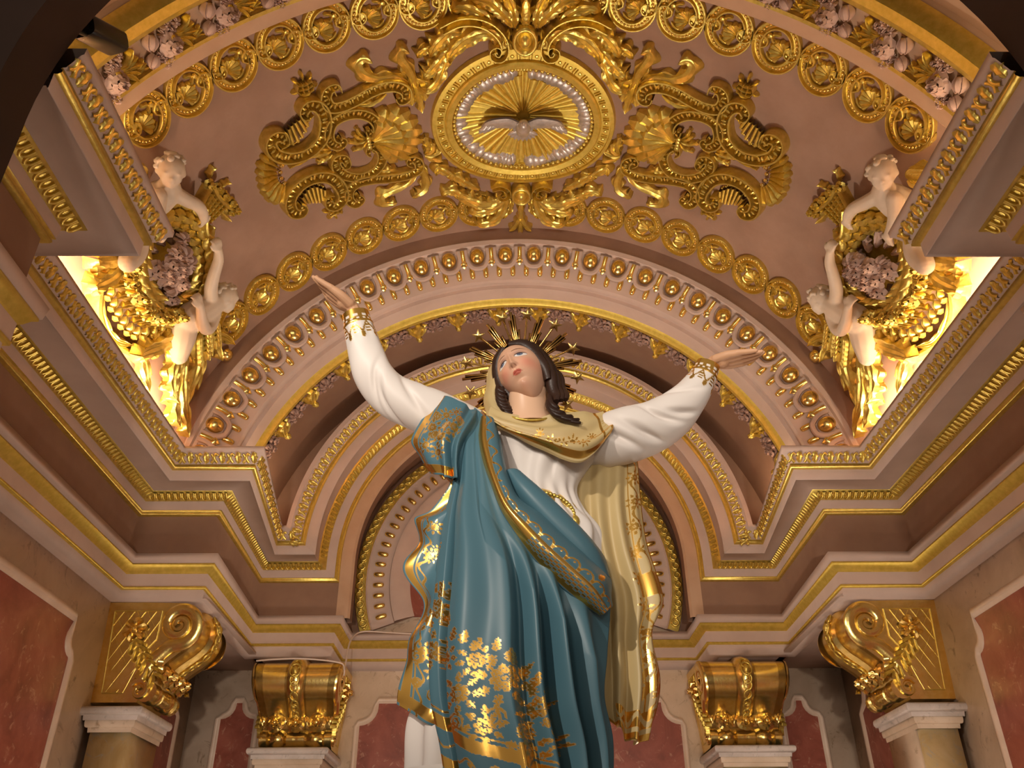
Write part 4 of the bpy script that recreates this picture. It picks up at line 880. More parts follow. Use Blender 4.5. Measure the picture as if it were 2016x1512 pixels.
# main front fall
Z0 = 2.36
rowsM = [[(925, 800, 2.43), (935, 805, 2.42), (945, 812, 2.40), (952, 818, 2.39), (958, 824, 2.39), (963, 830, 2.40), (968, 838, 2.41)],
         [(905, 865, 2.40), (921, 866, 2.37), (936, 867, 2.35), (948, 868, 2.345), (958, 869, 2.35), (968, 870, 2.355), (978, 872, 2.37)],
         [(895, 940, 2.39), (915, 942, 2.35), (935, 944, 2.325), (955, 945, 2.31), (972, 944, 2.31), (988, 942, 2.33), (1003, 938, 2.355)],
         [(878, 1010, 2.39), (903, 1012, 2.335), (930, 1014, 2.30), (962, 1014, 2.285), (995, 1010, 2.29), (1030, 1003, 2.31), (1068, 990, 2.35)],
         [(862, 1090, 2.385), (893, 1092, 2.325), (930, 1094, 2.28), (975, 1095, 2.26), (1030, 1094, 2.265), (1090, 1088, 2.30), (1165, 1075, 2.37)],
         [(852, 1180, 2.38), (885, 1182, 2.32), (930, 1185, 2.265), (985, 1188, 2.245), (1050, 1188, 2.255), (1118, 1184, 2.29), (1200, 1165, 2.38)],
         [(845, 1280, 2.375), (880, 1284, 2.315), (932, 1288, 2.26), (995, 1291, 2.235), (1068, 1292, 2.25), (1135, 1292, 2.29), (1196, 1285, 2.38)],
         [(848, 1370, 2.37), (885, 1376, 2.315), (940, 1384, 2.26), (1005, 1388, 2.235), (1080, 1388, 2.25), (1145, 1382, 2.30), (1190, 1370, 2.38)],
         [(868, 1460, 2.365), (905, 1468, 2.315), (955, 1476, 2.265), (1020, 1482, 2.24), (1095, 1482, 2.255), (1160, 1472, 2.31), (1206, 1455, 2.38)],
         [(885, 1560, 2.36), (922, 1568, 2.315), (975, 1575, 2.27), (1035, 1580, 2.245), (1105, 1580, 2.26), (1165, 1572, 2.31), (1206, 1560, 2.38)]]
fm = piecewise([0, .06, .12, .17, .215, .30, .41, .50, .555, .62, .675, .735, .79, .86, .92, 1.0], [0, .012, .010, -.030, .020, .026, .014, .022, -.010, .018, -.022, .022, -.024, .018, -.012, .0])
def foldM(U, V, X, Y):
    wob = U+.012*np.sin(V*7+U*5); return 1.55*fm(np.clip(wob, 0, 1))*np.clip(.25+V*1.5, 0, 1.25)*np.where(U > .42, np.clip((V-.27-(U-.42)*.62)/.16, .12, 1), 1)+.004*np.sin(U*40+V*6)*np.clip(V-.1, 0, 1)
def paintM(X, Y, U, V):
    d = np.abs(np.maximum(0, 0)); m = np.zeros(X.shape, bool)
    hem = np.interp(X, [840, 900, 960, 1020, 1080, 1130, 1206], [1395, 1440, 1480, 1500, 1530, 1560, 1600])
    for c, r, a in (((872, 1235), 36, .3), ((868, 1310), 30, .1), ((1000, 1372), 44, .2), ((958, 1340), 26, .6), ((1055, 1420), 34, .4), ((935, 1395), 30, 0), ((905, 1330), 24, .2), ((1040, 1492), 32, .3), ((975, 1450), 30, .7), ((1090, 1480), 22, .1)): m |= flower(X, Y, c, r, a)
    for c, r, s in (((843, 1302), 17, 1), ((882, 1318), 13, -1), ((988, 1438), 18, 1), ((1035, 1458), 15, -1), ((930, 1440), 15, 1), ((1012, 1500), 13, -1)): m |= spiral(X, Y, c, r, 2.4, 2., 0, s)
    for c in ((888, 1203), (905, 1262), (938, 1297), (957, 1308), (985, 1312), (1010, 1335), (1030, 1355), (1005, 1330), (1045, 1370), (1068, 1385), (920, 1290), (1080, 1440), (885, 1250)): m |= leafm(X, Y, (c[0], c[1]+14), -1.3, 26, 8)
    m |= seg(X, Y, [(875, 1100), (868, 1130), (862, 1165)], 2.6) & (np.sin(Y*.8) > -.2); m |= seg(X, Y, [(862, 1195), (890, 1190)], 9) & (np.sin(X*.5) > -.6)
    hd = hem-Y; m |= ((hd < 6) & (hd > -16)) | ((hd < -62) & (hd > -82)) | ((hd > 12) & (hd < 15)); m |= (np.abs(hd+38-8*np.sin(X*.16)) < 2.0) | (np.hypot((X % 39)-19, hd+38) < 4)
    m &= ~((np.sin(X*.75+2*np.sin(Y*.11))*np.sin(Y*.70+2*np.sin(X*.13)) > .62) & (hem-Y > 20))
    return m.astype(float)
mant = sheet_obj('mantle', sheet(rowsM, 230, 420, foldM), 'blue', paintM)
# shoulder cape turned back over the upper arm
rowsC = [[(862, 779, 2.42), (885, 783, 2.39), (905, 790, 2.38), (925, 800, 2.385), (942, 812, 2.40), (958, 822, 2.42)],
         [(838, 815, 2.41), (865, 815, 2.375), (890, 818, 2.355), (912, 826, 2.35), (932, 836, 2.355), (950, 846, 2.37)],
         [(808, 866, 2.40), (838, 864, 2.365), (866, 864, 2.34), (890, 868, 2.33), (912, 874, 2.335), (930, 880, 2.35)],
         [(829, 900, 2.40), (850, 903, 2.365), (870, 906, 2.345), (888, 910, 2.335), (903, 914, 2.34), (917, 918, 2.35)],
         [(848, 932, 2.405), (864, 934, 2.375), (878, 938, 2.355), (890, 942, 2.345), (901, 946, 2.35), (911, 950, 2.36)]]
fc = piecewise([0, .2, .4, .55, .66, .75, .85, 1], [0, .006, .0, .01, -.014, .018, -.012, .012])
def paintC(X, Y, U, V):
    m = (U < .13)*(U > .035) | (V > .86)*(V < .97) | ((U > .16) & (U < .175))
    for c, r, a in (((852, 845), 17, .2), ((872, 868), 15, .4), ((880, 820), 13, 0), ((893, 850), 14, .1), ((845, 880), 13, .3), ((900, 815), 10, .1), ((868, 895), 12, .2)): m = m | flower(X, Y, c, r, a)
    for c, r, s in (((862, 822), 8, 1), ((878, 845), 8, -1), ((905, 835), 8, 1), ((858, 862), 8, 1)): m = m | spiral(X, Y, c, r, 1.5, 2., 0, s)
    return (m & (U < .72)).astype(float)
sheet_obj('shoulder_cape', sheet(rowsC, 130, 130, lambda U, V, X, Y: fc(U)*(.4+V)+.004*np.sin(V*9+U*7)), 'blue', paintC)
# cascade down the side
rowsL = [[(862, 925, 2.41), (880, 930, 2.38), (900, 935, 2.36), (922, 938, 2.365)], [(890, 952, 2.40), (900, 958, 2.385), (910, 962, 2.375), (924, 965, 2.37)],
         [(851, 1000, 2.41), (872, 1000, 2.385), (890, 1000, 2.37), (908, 1000, 2.37)], [(812, 1018, 2.42), (842, 1026, 2.39), (868, 1030, 2.375), (892, 1032, 2.375)],
         [(825, 1068, 2.42), (845, 1072, 2.395), (863, 1075, 2.38), (882, 1078, 2.375)], [(797, 1120, 2.42), (825, 1122, 2.395), (850, 1124, 2.38), (875, 1124, 2.375)],
         [(831, 1188, 2.41), (843, 1190, 2.39), (854, 1190, 2.38), (868, 1190, 2.375)], [(803, 1255, 2.41), (826, 1258, 2.385), (846, 1262, 2.37), (866, 1262, 2.375)],
         [(803, 1305, 2.41), (828, 1312, 2.38), (850, 1318, 2.365), (868, 1322, 2.37)], [(786, 1362, 2.41), (815, 1380, 2.38), (845, 1396, 2.36), (875, 1408, 2.37)], [(780, 1386, 2.41), (808, 1404, 2.385), (838, 1422, 2.37), (872, 1438, 2.375)]]
def paintL(X, Y, U, V):
    m = ((U > .05) & (U < .22)) | (V > .93) & (V < .985) | ((U > .27) & (U < .30)); m |= (np.abs(U-.40-.07*np.sin(V*90)) < .03)
    for c, r, a in (((860, 1045), 13, .2), ((845, 1100), 13, .3), ((858, 1090), 10, .2), ((850, 1235), 22, 0), ((838, 1290), 16, .4), ((855, 1330), 18, .1), ((880, 985), 10, 0)): m = m | flower(X, Y, c, r, a)
    for c, r, s in (((826, 1300), 14, 1), ((850, 1372), 12, -1), ((820, 1350), 9, 1)): m = m | spiral(X, Y, c, r, 2., 2., 0, s)
    return m.astype(float)
sheet_obj('mantle_cascade', sheet(rowsL, 70, 420, lambda U, V, X, Y: .010*np.sin(U*6+V*16)), 'blue', paintL, None, 1.)
rowsH = [[(862, 1425, 2.40), (880, 1432, 2.37), (900, 1440, 2.35), (940, 1455, 2.33)], [(895, 1436, 2.39), (902, 1446, 2.37), (915, 1456, 2.35), (945, 1470, 2.33)], [(862, 1468, 2.40), (882, 1476, 2.37), (905, 1486, 2.35), (945, 1500, 2.33)],
         [(868, 1490, 2.40), (890, 1500, 2.37), (915, 1510, 2.35), (950, 1525, 2.33)], [(905, 1525, 2.39), (925, 1535, 2.365), (950, 1545, 2.34), (980, 1560, 2.32)]]
sheet_obj('hem_turn', sheet(rowsH, 50, 90, None), 'blue', lambda X, Y, U, V: ((U > .07) & (U < .55) & (np.abs(V-.22) > .06)).astype(float), None, 1.)
# gold edged fold from the shoulder across the waist
rowsB = [[(946, 822, 2.385), (956, 822, 2.365), (966, 826, 2.36), (976, 835, 2.375)], [(940, 862, 2.36), (954, 860, 2.335), (972, 862, 2.335), (986, 868, 2.355)], [(948, 905, 2.335), (962, 902, 2.31), (980, 902, 2.31), (993, 906, 2.335)],
         [(964, 950, 2.31), (976, 946, 2.285), (990, 944, 2.285), (1003, 942, 2.31)], [(986, 1005, 2.285), (997, 997, 2.265), (1010, 990, 2.265), (1022, 980, 2.29)], [(1015, 1052, 2.275), (1032, 1040, 2.25), (1050, 1028, 2.255), (1066, 1012, 2.285)],
         [(1050, 1100, 2.28), (1072, 1084, 2.25), (1095, 1070, 2.26), (1115, 1052, 2.30)], [(1090, 1142, 2.29), (1115, 1124, 2.265), (1138, 1108, 2.275), (1162, 1092, 2.32)], [(1140, 1185, 2.31), (1160, 1168, 2.285), (1180, 1150, 2.30), (1202, 1138, 2.35)], [(1180, 1212, 2.335), (1190, 1205, 2.32), (1198, 1196, 2.335), (1203, 1182, 2.37)]]
def paintB(X, Y, U, V):
    m = ((U > .05) & (U < .42) & (V < .62)) | ((U > .04) & (U < .14)) | ((U > .36) & (U < .43)); m |= (U >= .14) & (U <= .36) & (V > .45) & ((np.floor(U*28)+np.floor(V*60)) % 2 == 0)
    t = (V*16) % 1-.5; m |= (np.abs(np.hypot(t*.26, U-.45)-.12) < .016) & (U > .44) & (V > .38); m |= (np.hypot(t*.26, U-.52) < .018) & (V > .38)
    m |= (np.abs(U-.52-.10*np.sin(V*70)) < .03) & (V < .36); m |= leafm(X, Y, (1172, 1150), -.4, 18, 7)
    return m.astype(float)
sheet_obj('mantle_fold', sheet(rowsB, 90, 420, lambda U, V, X, Y: .012*np.sin(PI*U)-.006*np.exp(-((U-.44)/.05)**2)), 'blue', paintB)
rowsD = [[(990, 925, 2.345), (1005, 930, 2.33), (1020, 936, 2.335), (1035, 944, 2.35)], [(1010, 968, 2.325), (1035, 968, 2.305), (1055, 968, 2.31), (1078, 976, 2.335)], [(1050, 1020, 2.315), (1080, 1018, 2.295), (1108, 1018, 2.305), (1132, 1030, 2.34)], [(1100, 1075, 2.32), (1132, 1075, 2.305), (1162, 1080, 2.32), (1188, 1092, 2.36)], [(1150, 1130, 2.34), (1172, 1132, 2.335), (1190, 1138, 2.35), (1203, 1150, 2.38)]]
sheet_obj('mantle_wrap', sheet(rowsD, 60, 110, lambda U, V, X, Y: .018*np.sin(PI*U)), 'blue', None)
# ---- white robe: body, skirt
sec = [(805, 1042, 30, 2.56), (832, 1060, 60, 2.565), (852, 1072, 100, 2.55), (875, 1076, 122, 2.51), (915, 1072, 92, 2.475), (962, 1070, 66, 2.46), (1000, 1082, 62, 2.46), (1050, 1096, 84, 2.47), (1130, 1080, 92, 2.48), (1250, 1045, 120, 2.48), (1400, 990, 172, 2.48), (1520, 985, 180, 2.48), (1640, 985, 188, 2.48)]
def loft(sec, n, m, disp=None, k=.62):
    S = cat_rom(np.array(sec, float), m); th = np.linspace(0, 2*PI, n, endpoint=False); P = np.zeros((m, n, 3))
    for i, (y, x, hw, Yd) in enumerate(S):
        c = at(x, y, Yd); r = np.linalg.norm(at(x+hw, y, Yd)-c); P[i] = c+np.stack([r*np.cos(th), -r*k*np.sin(th), 0*th], 1)
    if disp is not None:
        V, T = np.meshgrid(np.linspace(0, 1, m), th, indexing='ij'); D = disp(V, T, S[:, 0][:, None]); P = P+np.stack([np.cos(T), -np.sin(T), 0*T], -1)*D[..., None]
    return P, S
def dispR(V, T, y):
    chest = np.exp(-((y-905)/48)**2); x = T-PI/2
    f = .010*np.sin(9*x+ (962-y)*.035*np.sign(x+.25))*chest*np.exp(-(x/1.0)**2)+.016*np.exp(-((y-885)/35)**2)*(np.exp(-((x-.35)/.33)**2)+np.exp(-((x+.45)/.33)**2))
    return f+np.clip((y-985)/120, 0, 1)*.014*np.sin(11*T+.6*np.sin(y*.01))+.006*np.sin(15*T)*np.exp(-((y-1000)/30)**2)
P, S = loft(sec, 160, 200, dispR)
mb = MB().grid(P, False, True); robe = obj('robe', mb, 'white', statue, True); attr(robe.data, gold=np.zeros(len(robe.data.vertices)))
bl, _ = loft([(962, 1066, 68, 2.46), (975, 1072, 66, 2.46), (990, 1082, 64, 2.46)], 4, 3)
belt = [(1020, 962), (1040, 966), (1070, 972), (1095, 980), (1115, 992), (1128, 1008), (1131, 1022)]
mb = MB(); bp = cat_rom([at(x, y, 2.395+.0012*abs(x-1065)*.35) for x, y in belt], 60); mb.tube(bp, .019, 10, flat=.4, up=(0, -1, .3)); be = obj('belt', mb, 'gold_bright', statue, True)
mb = MB(); [mb.ell(p+A([0, -.010, 0]), .0075, 6, 5) for p in bp[3:58:3]]; obj('belt_studs', mb, 'gold', be, True, kind='stuff')
mb = MB(); mb.ell(bp[-1]+A([0, -.012, -.012]), (.016, .014, .02), 8, 6); mb.ell(bp[-1]+A([-.012, -.012, -.03]), (.010, .010, .014), 8, 6); obj('belt_knot', mb, 'gold', be, True)
# ---- sleeves
def sleeve(name, st, cuff, folds, paint, n=96, m=190):
    # st: stations (x, y, Y, half width px)
    C = cat_rom(np.array([list(at(x, y, Yd))+[np.linalg.norm(at(x+h, y, Yd)-at(x, y, Yd))] for x, y, Yd, h in st]), m); c, r = C[:, :3], C[:, 3]
    T = np.gradient(c, axis=0); T /= np.linalg.norm(T, axis=1)[:, None]; th = np.linspace(0, 2*PI, n, endpoint=False); vw = unit(A([CAMX, 0, 0])-c.mean(0))
    P = np.zeros((m, n, 3)); Vv, Th = np.meshgrid(np.linspace(0, 1, m), th, indexing='ij'); D = folds(Vv, Th)
    for i in range(m):
        a = unit(np.cross(T[i], vw)); b = np.cross(a, T[i]); b = b if b@vw > 0 else -b
        P[i] = c[i]+((r[i]*(1+D[i]))[:, None])*(np.cos(th)[:, None]*a+.85*np.sin(th)[:, None]*b)
    mb = MB().grid(P, False, True); mb.fan(P[0], c[0]); mb.fan(P[-1], c[-1]+T[-1]*-.02)
    o = obj(name, mb, 'white', statue, True); g = paint(Vv, Th).astype(float).ravel(); attr(o.data, gold=np.r_[g, np.zeros(len(o.data.vertices)-len(g))]); return o
def cuffpaint(V, T):
    a = T/(2*PI); m = V > .885; m &= ~((np.abs(V-.915) < .008) & (np.sin(T*14) > .2)); m &= ~((np.abs(V-.945) < .012) & (np.abs(np.sin(T*5)) > .7))
    z = (a*7) % 1-.5; m |= (V > .80) & (V <= .885) & (np.abs(np.abs(z)-.5*(V-.80)/.085) < .07); m |= (V > .765) & (V < .81) & (np.abs(z) < .05+.12*np.sin((V-.765)/.045*PI))
    m |= (V > .80) & (V < .87) & (np.abs(np.abs(z)-.42) < .10) & (np.sin(V*260) > -.3)
    return m
def fl1(V, T):
    f = .07*np.sin(3*T+V*9)*np.exp(-((V-.45)/.3)**2); f = f-.24*np.exp(-((np.sin(T-PI/2-.6+(V-.40)*7))/.20)**2)*np.exp(-((V-.42)/.10)**2)-.22*np.exp(-((np.sin(T-PI/2-.1+(V-.52)*8))/.20)**2)*np.exp(-((V-.50)/.08)**2)-.16*np.exp(-((np.sin(T-PI/2+.4+(V-.3)*6))/.22)**2)*np.exp(-((V-.3)/.10)**2)
    return f+.05*np.exp(-((V-.90)/.012)**2)-.04*np.sin(8*T)*np.exp(-((V-.82)/.07)**2)
sleeve('sleeve', [(930, 850, 2.47, 46), (868, 822, 2.455, 47), (815, 800, 2.445, 46), (770, 775, 2.435, 43), (738, 738, 2.42, 39), (722, 700, 2.41, 35), (712, 665, 2.40, 31), (705, 640, 2.395, 28), (700, 618, 2.39, 26)], None, fl1, cuffpaint)
def fl2(V, T):
    x = T-PI/2; f = .05*np.sin(2*T+V*7)
    for v0, a0, k, w, s in ((.20, .2, 9, .08, .30), (.33, -.1, 9, .07, .30), (.45, .2, 9, .07, .28), (.55, -.2, 8, .06, .26), (.66, .5, 8, .08, .18)): f = f-s*np.exp(-((np.sin(x-a0+(V-v0)*k))/.22)**2)*np.exp(-((V-v0)/w)**2)*(np.cos(x-a0) > -.2)
    return f+.05*np.exp(-((V-.90)/.012)**2)
sleeve('sleeve', [(1150, 885, 2.51, 38), (1190, 870, 2.475, 50), (1235, 856, 2.455, 53), (1285, 840, 2.45, 50), (1325, 815, 2.44, 46), (1355, 785, 2.435, 38), (1375, 757, 2.43, 31), (1387, 735, 2.425, 25), (1395, 716, 2.42, 22)], None, fl2, cuffpaint)
# ---- hands, one continuous surface each
def fuse(name, mb, mat, parent, voxel, it=6, fac=.5, **kw):
    me = mb.mesh('tmp', mat, True); o = bpy.data.objects.new('tmp', me); COL.objects.link(o)
    r = o.modifiers.new('r', 'REMESH'); r.mode = 'VOXEL'; r.voxel_size = voxel; s = o.modifiers.new('s', 'SMOOTH'); s.iterations = it; s.factor = fac
    dg = bpy.context.evaluated_depsgraph_get(); me2 = bpy.data.meshes.new_from_object(o.evaluated_get(dg)); bpy.data.objects.remove(o); bpy.data.meshes.remove(me)
    me2.name = name; me2.polygons.foreach_set('use_smooth', np.ones(len(me2.polygons), bool))
    W = WM[parent.name] if parent else TH
    if parent: me2.transform(W.inverted() @ TH)
    return link(bpy.data.objects.new(name, me2), parent, W, kw)
def limb(mb, P, r, n=10):
    P = np.asarray(P, float); k = max(len(P)*5, 6); Q = cat_rom(np.c_[P, np.broadcast_to(np.asarray(r, float), len(P))], k); mb.tube(Q[:, :3], Q[:, 3], n)
    for q in (Q[0], Q[-1]): mb.ell(q[:3], q[3], 10, 7)
def hand(wrist, fwd, nrm, thumb, fing, sc=1., spread=.12, tcurl=.2, arm=None):
    f = unit(fwd); n = unit(nrm-f*(np.asarray(nrm)@f)); s = np.cross(f, n); s = s if s@np.asarray(thumb) > 0 else -s; W = np.asarray(wrist, float); mb = MB()
    L = lambda a, b, c: W+sc*(f*a+s*b+n*c)
    limb(mb, [W-f*.05*sc if arm is None else arm, L(0, 0, 0), L(.03, .0, 0)], [.024*sc, .022*sc, .025*sc])
    for b in (-.030, -.010, .012, .030): limb(mb, [L(.01, b*.5, 0), L(.05, b*.95, .0), L(.088, b*1.05, .0)], [.017*sc, .0150*sc, .0118*sc])
    for i, (b, ln) in enumerate(((-.032, .058), (-.011, .073), (.011, .078), (.031, .070))):
        c1, c2 = fing[i]; a = b*spread*12; P = [L(.085, b*1.05, 0)]; th = 0.
        d = unit(f+s*a*.5); p = P[0]
        for ph, cl in ((.46, c1), (.30, c2), (.24, c2*.7)):
            th += cl; p = p+sc*ln*ph*(d*math.cos(th)+n*math.sin(th)); P.append(p)
        limb(mb, P, [.0112*sc, .0098*sc, .0088*sc, .0068*sc], 8)
    t0 = L(.02, .018, .006); d1 = unit(f*.55+s*.75+n*.35); t1 = t0+d1*.042*sc; d2 = unit(f*.75+s*.45+n*(.3+tcurl)); t2 = t1+d2*.034*sc; t3 = t2+unit(f*.8+s*.3+n*(.2+tcurl))*.026*sc
    limb(mb, [t0, t1, t2, t3], [.016*sc, .0135*sc, .0115*sc, .0085*sc], 8)
    return mb
w1 = at(693, 606, 2.39); mb = hand(w1, at(640, 570, 2.36)-w1, A([.2, -.05, 1.]), A([.3, .9, .5]), [(-.10, .05), (.02, .10), (.20, .22), (.42, .30)], 1.06, .30, .4, at(704, 632, 2.395)); fuse('hand', mb, 'skin_plain', statue, .0024, 4)
w2 = at(1405, 713, 2.42); mb = hand(w2, at(1470, 703, 2.38)-w2, A([-.1, .1, 1.]), A([.1, .8, .6]), [(-.12, .02), (.0, .08), (.12, .16), (.28, .22)], 1.0, .30, .5, at(1392, 735, 2.425)); fuse('hand', mb, 'skin_plain', statue, .0024, 4)
# ---- head
HC = at(1029, 737, 2.415)                                            # between the ears
tc = unit(A([CAMX, 0, 0])-HC); r0 = unit(np.cross(A([0, 0, 1.]), tc)); r0 = r0 if r0[0] > 0 else -r0; u0 = np.cross(tc, r0); u0 = u0 if u0[2] > 0 else -u0
bt, yw, rl = math.radians(49), math.radians(-9), math.radians(25)
hf, hu, hr = math.cos(bt)*tc+math.sin(bt)*u0, math.cos(bt)*u0-math.sin(bt)*tc, r0
hf, hr = math.cos(yw)*hf+math.sin(yw)*hr, math.cos(yw)*hr-math.sin(yw)*hf
def rotv(v, k, a): return v*math.cos(a)+np.cross(k, v)*math.sin(a)+k*(k@v)*(1-math.cos(a))
sgn_ = 1 if rotv(u0, tc, .1)@r0 < 0 else -1
hf, hu, hr = [rotv(v, tc, sgn_*rl) for v in (hf, hu, hr)]
HS = 1.04
hp = lambda x, y, z: HC+HS*(np.asarray(x)[..., None]*hr+np.asarray(y)[..., None]*hu+np.asarray(z)[..., None]*hf)
def head_shape(az, el, k=1.):
    x = np.cos(el)*np.sin(az); y = np.sin(el); z = np.cos(el)*np.cos(az)
    X = .074*x*k; Y = np.where(y > 0, .112*y, .122*y)*k; Zz = np.where(z > 0, .088*z, .098*z)*k
    jaw = np.clip((-Y-.015)/.105, 0, 1); X = X*(1-.42*jaw**1.5); Zz = np.where(Zz > 0, Zz*(1-.06*jaw), Zz*(1-.45*jaw)); return X, Y, Zz
g2 = lambda X, Y, cx, cy, sx, sy: np.exp(-((X-cx)/sx)**2-((Y-cy)/sy)**2)
def face_z(X, Y):
    d = 0*X; aX = np.abs(X)
    t = np.clip((.012-Y)/.050, 0, 1); d += np.where((Y < .03) & (Y > -.060), (.003+.0150*t**1.4)*np.exp(-(X/(.0058+.0032*t))**2)*np.clip((Y+.047)/.006, 0, 1), 0)
    d += .0045*g2(aX, Y, .0092, -.0375, .0045, .0050)-.004*g2(aX, Y, .0065, -.0435, .0032, .003)
    d += -.015*g2(aX, Y, .032, .001, .019, .0145)+.0105*g2(aX, Y, .0325, -.001, .0145, .0100)+.0035*g2(aX, Y, .030, .019, .020, .006)
    d += .005*g2(aX, Y, .043, -.032, .018, .018)+.008*g2(X, Y, 0, -.066, .026, .014)
    d += .0036*g2(aX, Y, .005, -.0625, .0075, .0030)+.0050*g2(X, Y, 0, -.0715, .0100, .0040)-.0038*g2(X, Y, 0, -.0668, .0170, .0014)-.0028*g2(X, Y, 0, -.053, .0035, .006)
    d += -.0035*g2(X, Y, 0, -.083, .016, .005)+.009*g2(X, Y, 0, -.101, .017, .013); return d
na_, ne_ = 330, 330
ta = np.linspace(-1, 1, na_, endpoint=False); az = PI*(.30*ta+.70*ta**3); te = np.linspace(-1, 1, ne_); el = PI/2*(.55*te+.45*te**3)*.9999
EL_, AZ = np.meshgrid(el, az, indexing='ij'); X, Y, Zz = head_shape(AZ, EL_); fr_ = np.clip(Zz/.03, 0, 1); Zz = Zz+face_z(X, Y)*fr_
skin = A([.68, .40, .27]); colr = np.broadcast_to(skin, X.shape+(3,)).copy()
def blend(c, m): global colr; colr = colr*(1-m[..., None])+A(c)*m[..., None]
fm_ = (Zz > .0).astype(float); aX = np.abs(X)
blend((.70, .20, .13), .55*g2(aX, Y, .042, -.040, .022, .020)*fm_); blend((.62, .26, .18), .35*g2(X, Y, 0, -.103, .018, .012)*fm_); blend((.26, .12, .09), .62*g2(aX, Y, .030, .008, .018, .010)*fm_)  # cheek and chin blush; eye sockets darkened with painted shade
lw = .0160*np.sqrt(np.clip(1-((Y+.0670)/.0085)**2, 0, 1)); lip = ((aX < lw*np.where(Y > -.067, .95, .85)) & (Y < -.0605+.0012*np.cos(np.clip(aX/.008, 0, 1)*PI)*-1) & (Y > -.0752)).astype(float)*fm_; blend((.55, .10, .07), .85*lip)
blend((.20, .03, .025), (np.abs(Y+.0668+.9*aX**2/.02*.06) < .0008)*(aX < .0175)*.85*fm_)
ex = (aX-.0325)/.0182; upl = .0118*np.sqrt(np.clip(1-ex**2, 0, 1)); lol = .0084*np.sqrt(np.clip(1-ex**2, 0, 1)); ey = Y+.001
eye = ((ey < upl) & (ey > -lol) & (np.abs(ex) < 1)).astype(float)*fm_; blend((.80, .76, .74), eye)
ix, iy = X-np.sign(X)*.0325+.0012, ey-.0046; dd = np.hypot(ix, iy); blend((.03, .05, .09), eye*(dd < .0088)); blend((.11, .18, .30), eye*(dd < .0074)); blend((.01, .012, .02), eye*(dd < .0038)); blend((.9, .9, .95), eye*(np.hypot(ix-.0018, iy-.0018) < .0010))  # iris and pupil, with a highlight painted on as a white dot
blend((.05, .02, .015), ((np.abs(ey-upl) < .0021) & (np.abs(ex) < 1.04))*fm_*.9); blend((.25, .11, .08), ((np.abs(ey+lol) < .0007) & (np.abs(ex) < .98))*fm_*.6); blend((.38, .19, .13), ((np.abs(ey-upl-.0050) < .0007) & (np.abs(ex) < .95))*fm_*.7)
br = .0240+.0055*np.cos((aX-.034)/.020*PI/2)-.004; blend((.09, .04, .025), ((np.abs(Y-br-.004) < .0027*np.clip(1.5-np.abs(aX-.028)/.020, .2, 1)) & (aX > .012) & (aX < .052))*fm_*.85)
blend((.22, .07, .05), .7*g2(aX, Y, .0062, -.0432, .0026, .0022)*fm_)  # nostril hollows darkened in the colour, painted shade
mb = MB().grid(hp(X, Y, Zz), False, True); head = obj('head', mb, 'skin', statue, True); attr(head.data, col=colr.reshape(-1, 3), gold=np.zeros(X.size))
mb = MB()
for s in (-1, 1): R_ = np.stack([hr, hu, hf], 1); mb.ell(hp(s*.074, -.012, -.006), (.010, .028, .016), 10, 8, R=R_)
ear = obj('ears', mb, 'skin', head, True, kind='stuff'); attr(ear.data, col=np.broadcast_to(skin, (len(ear.data.vertices), 3)), gold=np.zeros(len(ear.data.vertices)))
nk = cat_rom([np.r_[hp(0, -.045, -.024), .060], np.r_[at(1039, 785, 2.430), .0635], np.r_[at(1041, 812, 2.435), .067], np.r_[at(1042, 835, 2.445), .085]], 24)
mb = MB(); mb.tube(nk[:, :3], nk[:, 3], 40); neck = obj('neck', mb, 'skin', statue, True); attr(neck.data, col=np.broadcast_to(A([.74, .47, .31]), (len(neck.data.vertices), 3)), gold=np.zeros(len(neck.data.vertices)))
# hair: cap and locks
X2, Y2, Z3 = head_shape(AZ[::3, ::3], EL_[::3, ::3], 1.09); wv = 1+.022*np.sin(AZ[::3, ::3]*18+EL_[::3, ::3]*6); P = hp(X2*wv, Y2*1.01, Z3*wv-.004)
keep = lambda x, y, z: (z < .018+.05*np.clip((y-.02)/.08, 0, 1)) | (y > .082+.012*np.cos(x/.07*PI/2)-.30*np.abs(x)**1.35)
nE, nA = X2.shape; I, J = np.meshgrid(np.arange(nE-1), np.arange(nA), indexing='ij'); J2 = (J+1) % nA
q = np.stack([I*nA+J, (I+1)*nA+J, (I+1)*nA+J2, I*nA+J2], -1); kp = keep(X2, Y2, Z3) & ~((Y2 < -.05) & (Z3 > -.055)); kq = (kp[:-1] & kp[1:]); kq = kq & np.roll(kq, -1, 1)
mb = MB().add(P.reshape(-1, 3), q[kq].reshape(-1, 4)); hair = obj('hair', mb, 'hair', statue, True)
def lock(pts, r, flat=.6, tw=0.):
    Q = cat_rom(np.array([list(hp(*p)) for p in pts]), 26); rr = np.interp(np.linspace(0, 1, 26), np.linspace(0, 1, len(r)), r); Q = Q+tw*np.sin(np.linspace(0, 9, 26))[:, None]*hr
    mb = MB(); mb.tube(Q, rr, 10, flat=flat, up=hf); obj('lock', mb, 'hair', hair, True)
for s in (-1, 1):
    for k, (dx, dz) in enumerate(((0, 0), (.009, -.016), (.013, -.034))):
        lock([(s*.012, .102-.004*k, .052-.02*k), (s*(.048+dx), .076, .042+dz), (s*(.068+dx), .028, .026+dz), (s*(.071+dx), -.030, .012+dz), (s*(.062+dx), -.080, -.004+dz)], [.012, .020, .021, .019, .012], .6, .002)
    for k in range(3): lock([(s*(.070+.006*k), -.02, -.002-.02*k), (s*(.070+.007*k), -.075, -.018-.015*k), (s*(.060+.01*k), -.125, -.03-.01*k), (s*(.052+.012*k), -.165, -.02-.008*k)], [.018, .021, .019, .010], .7, .005)
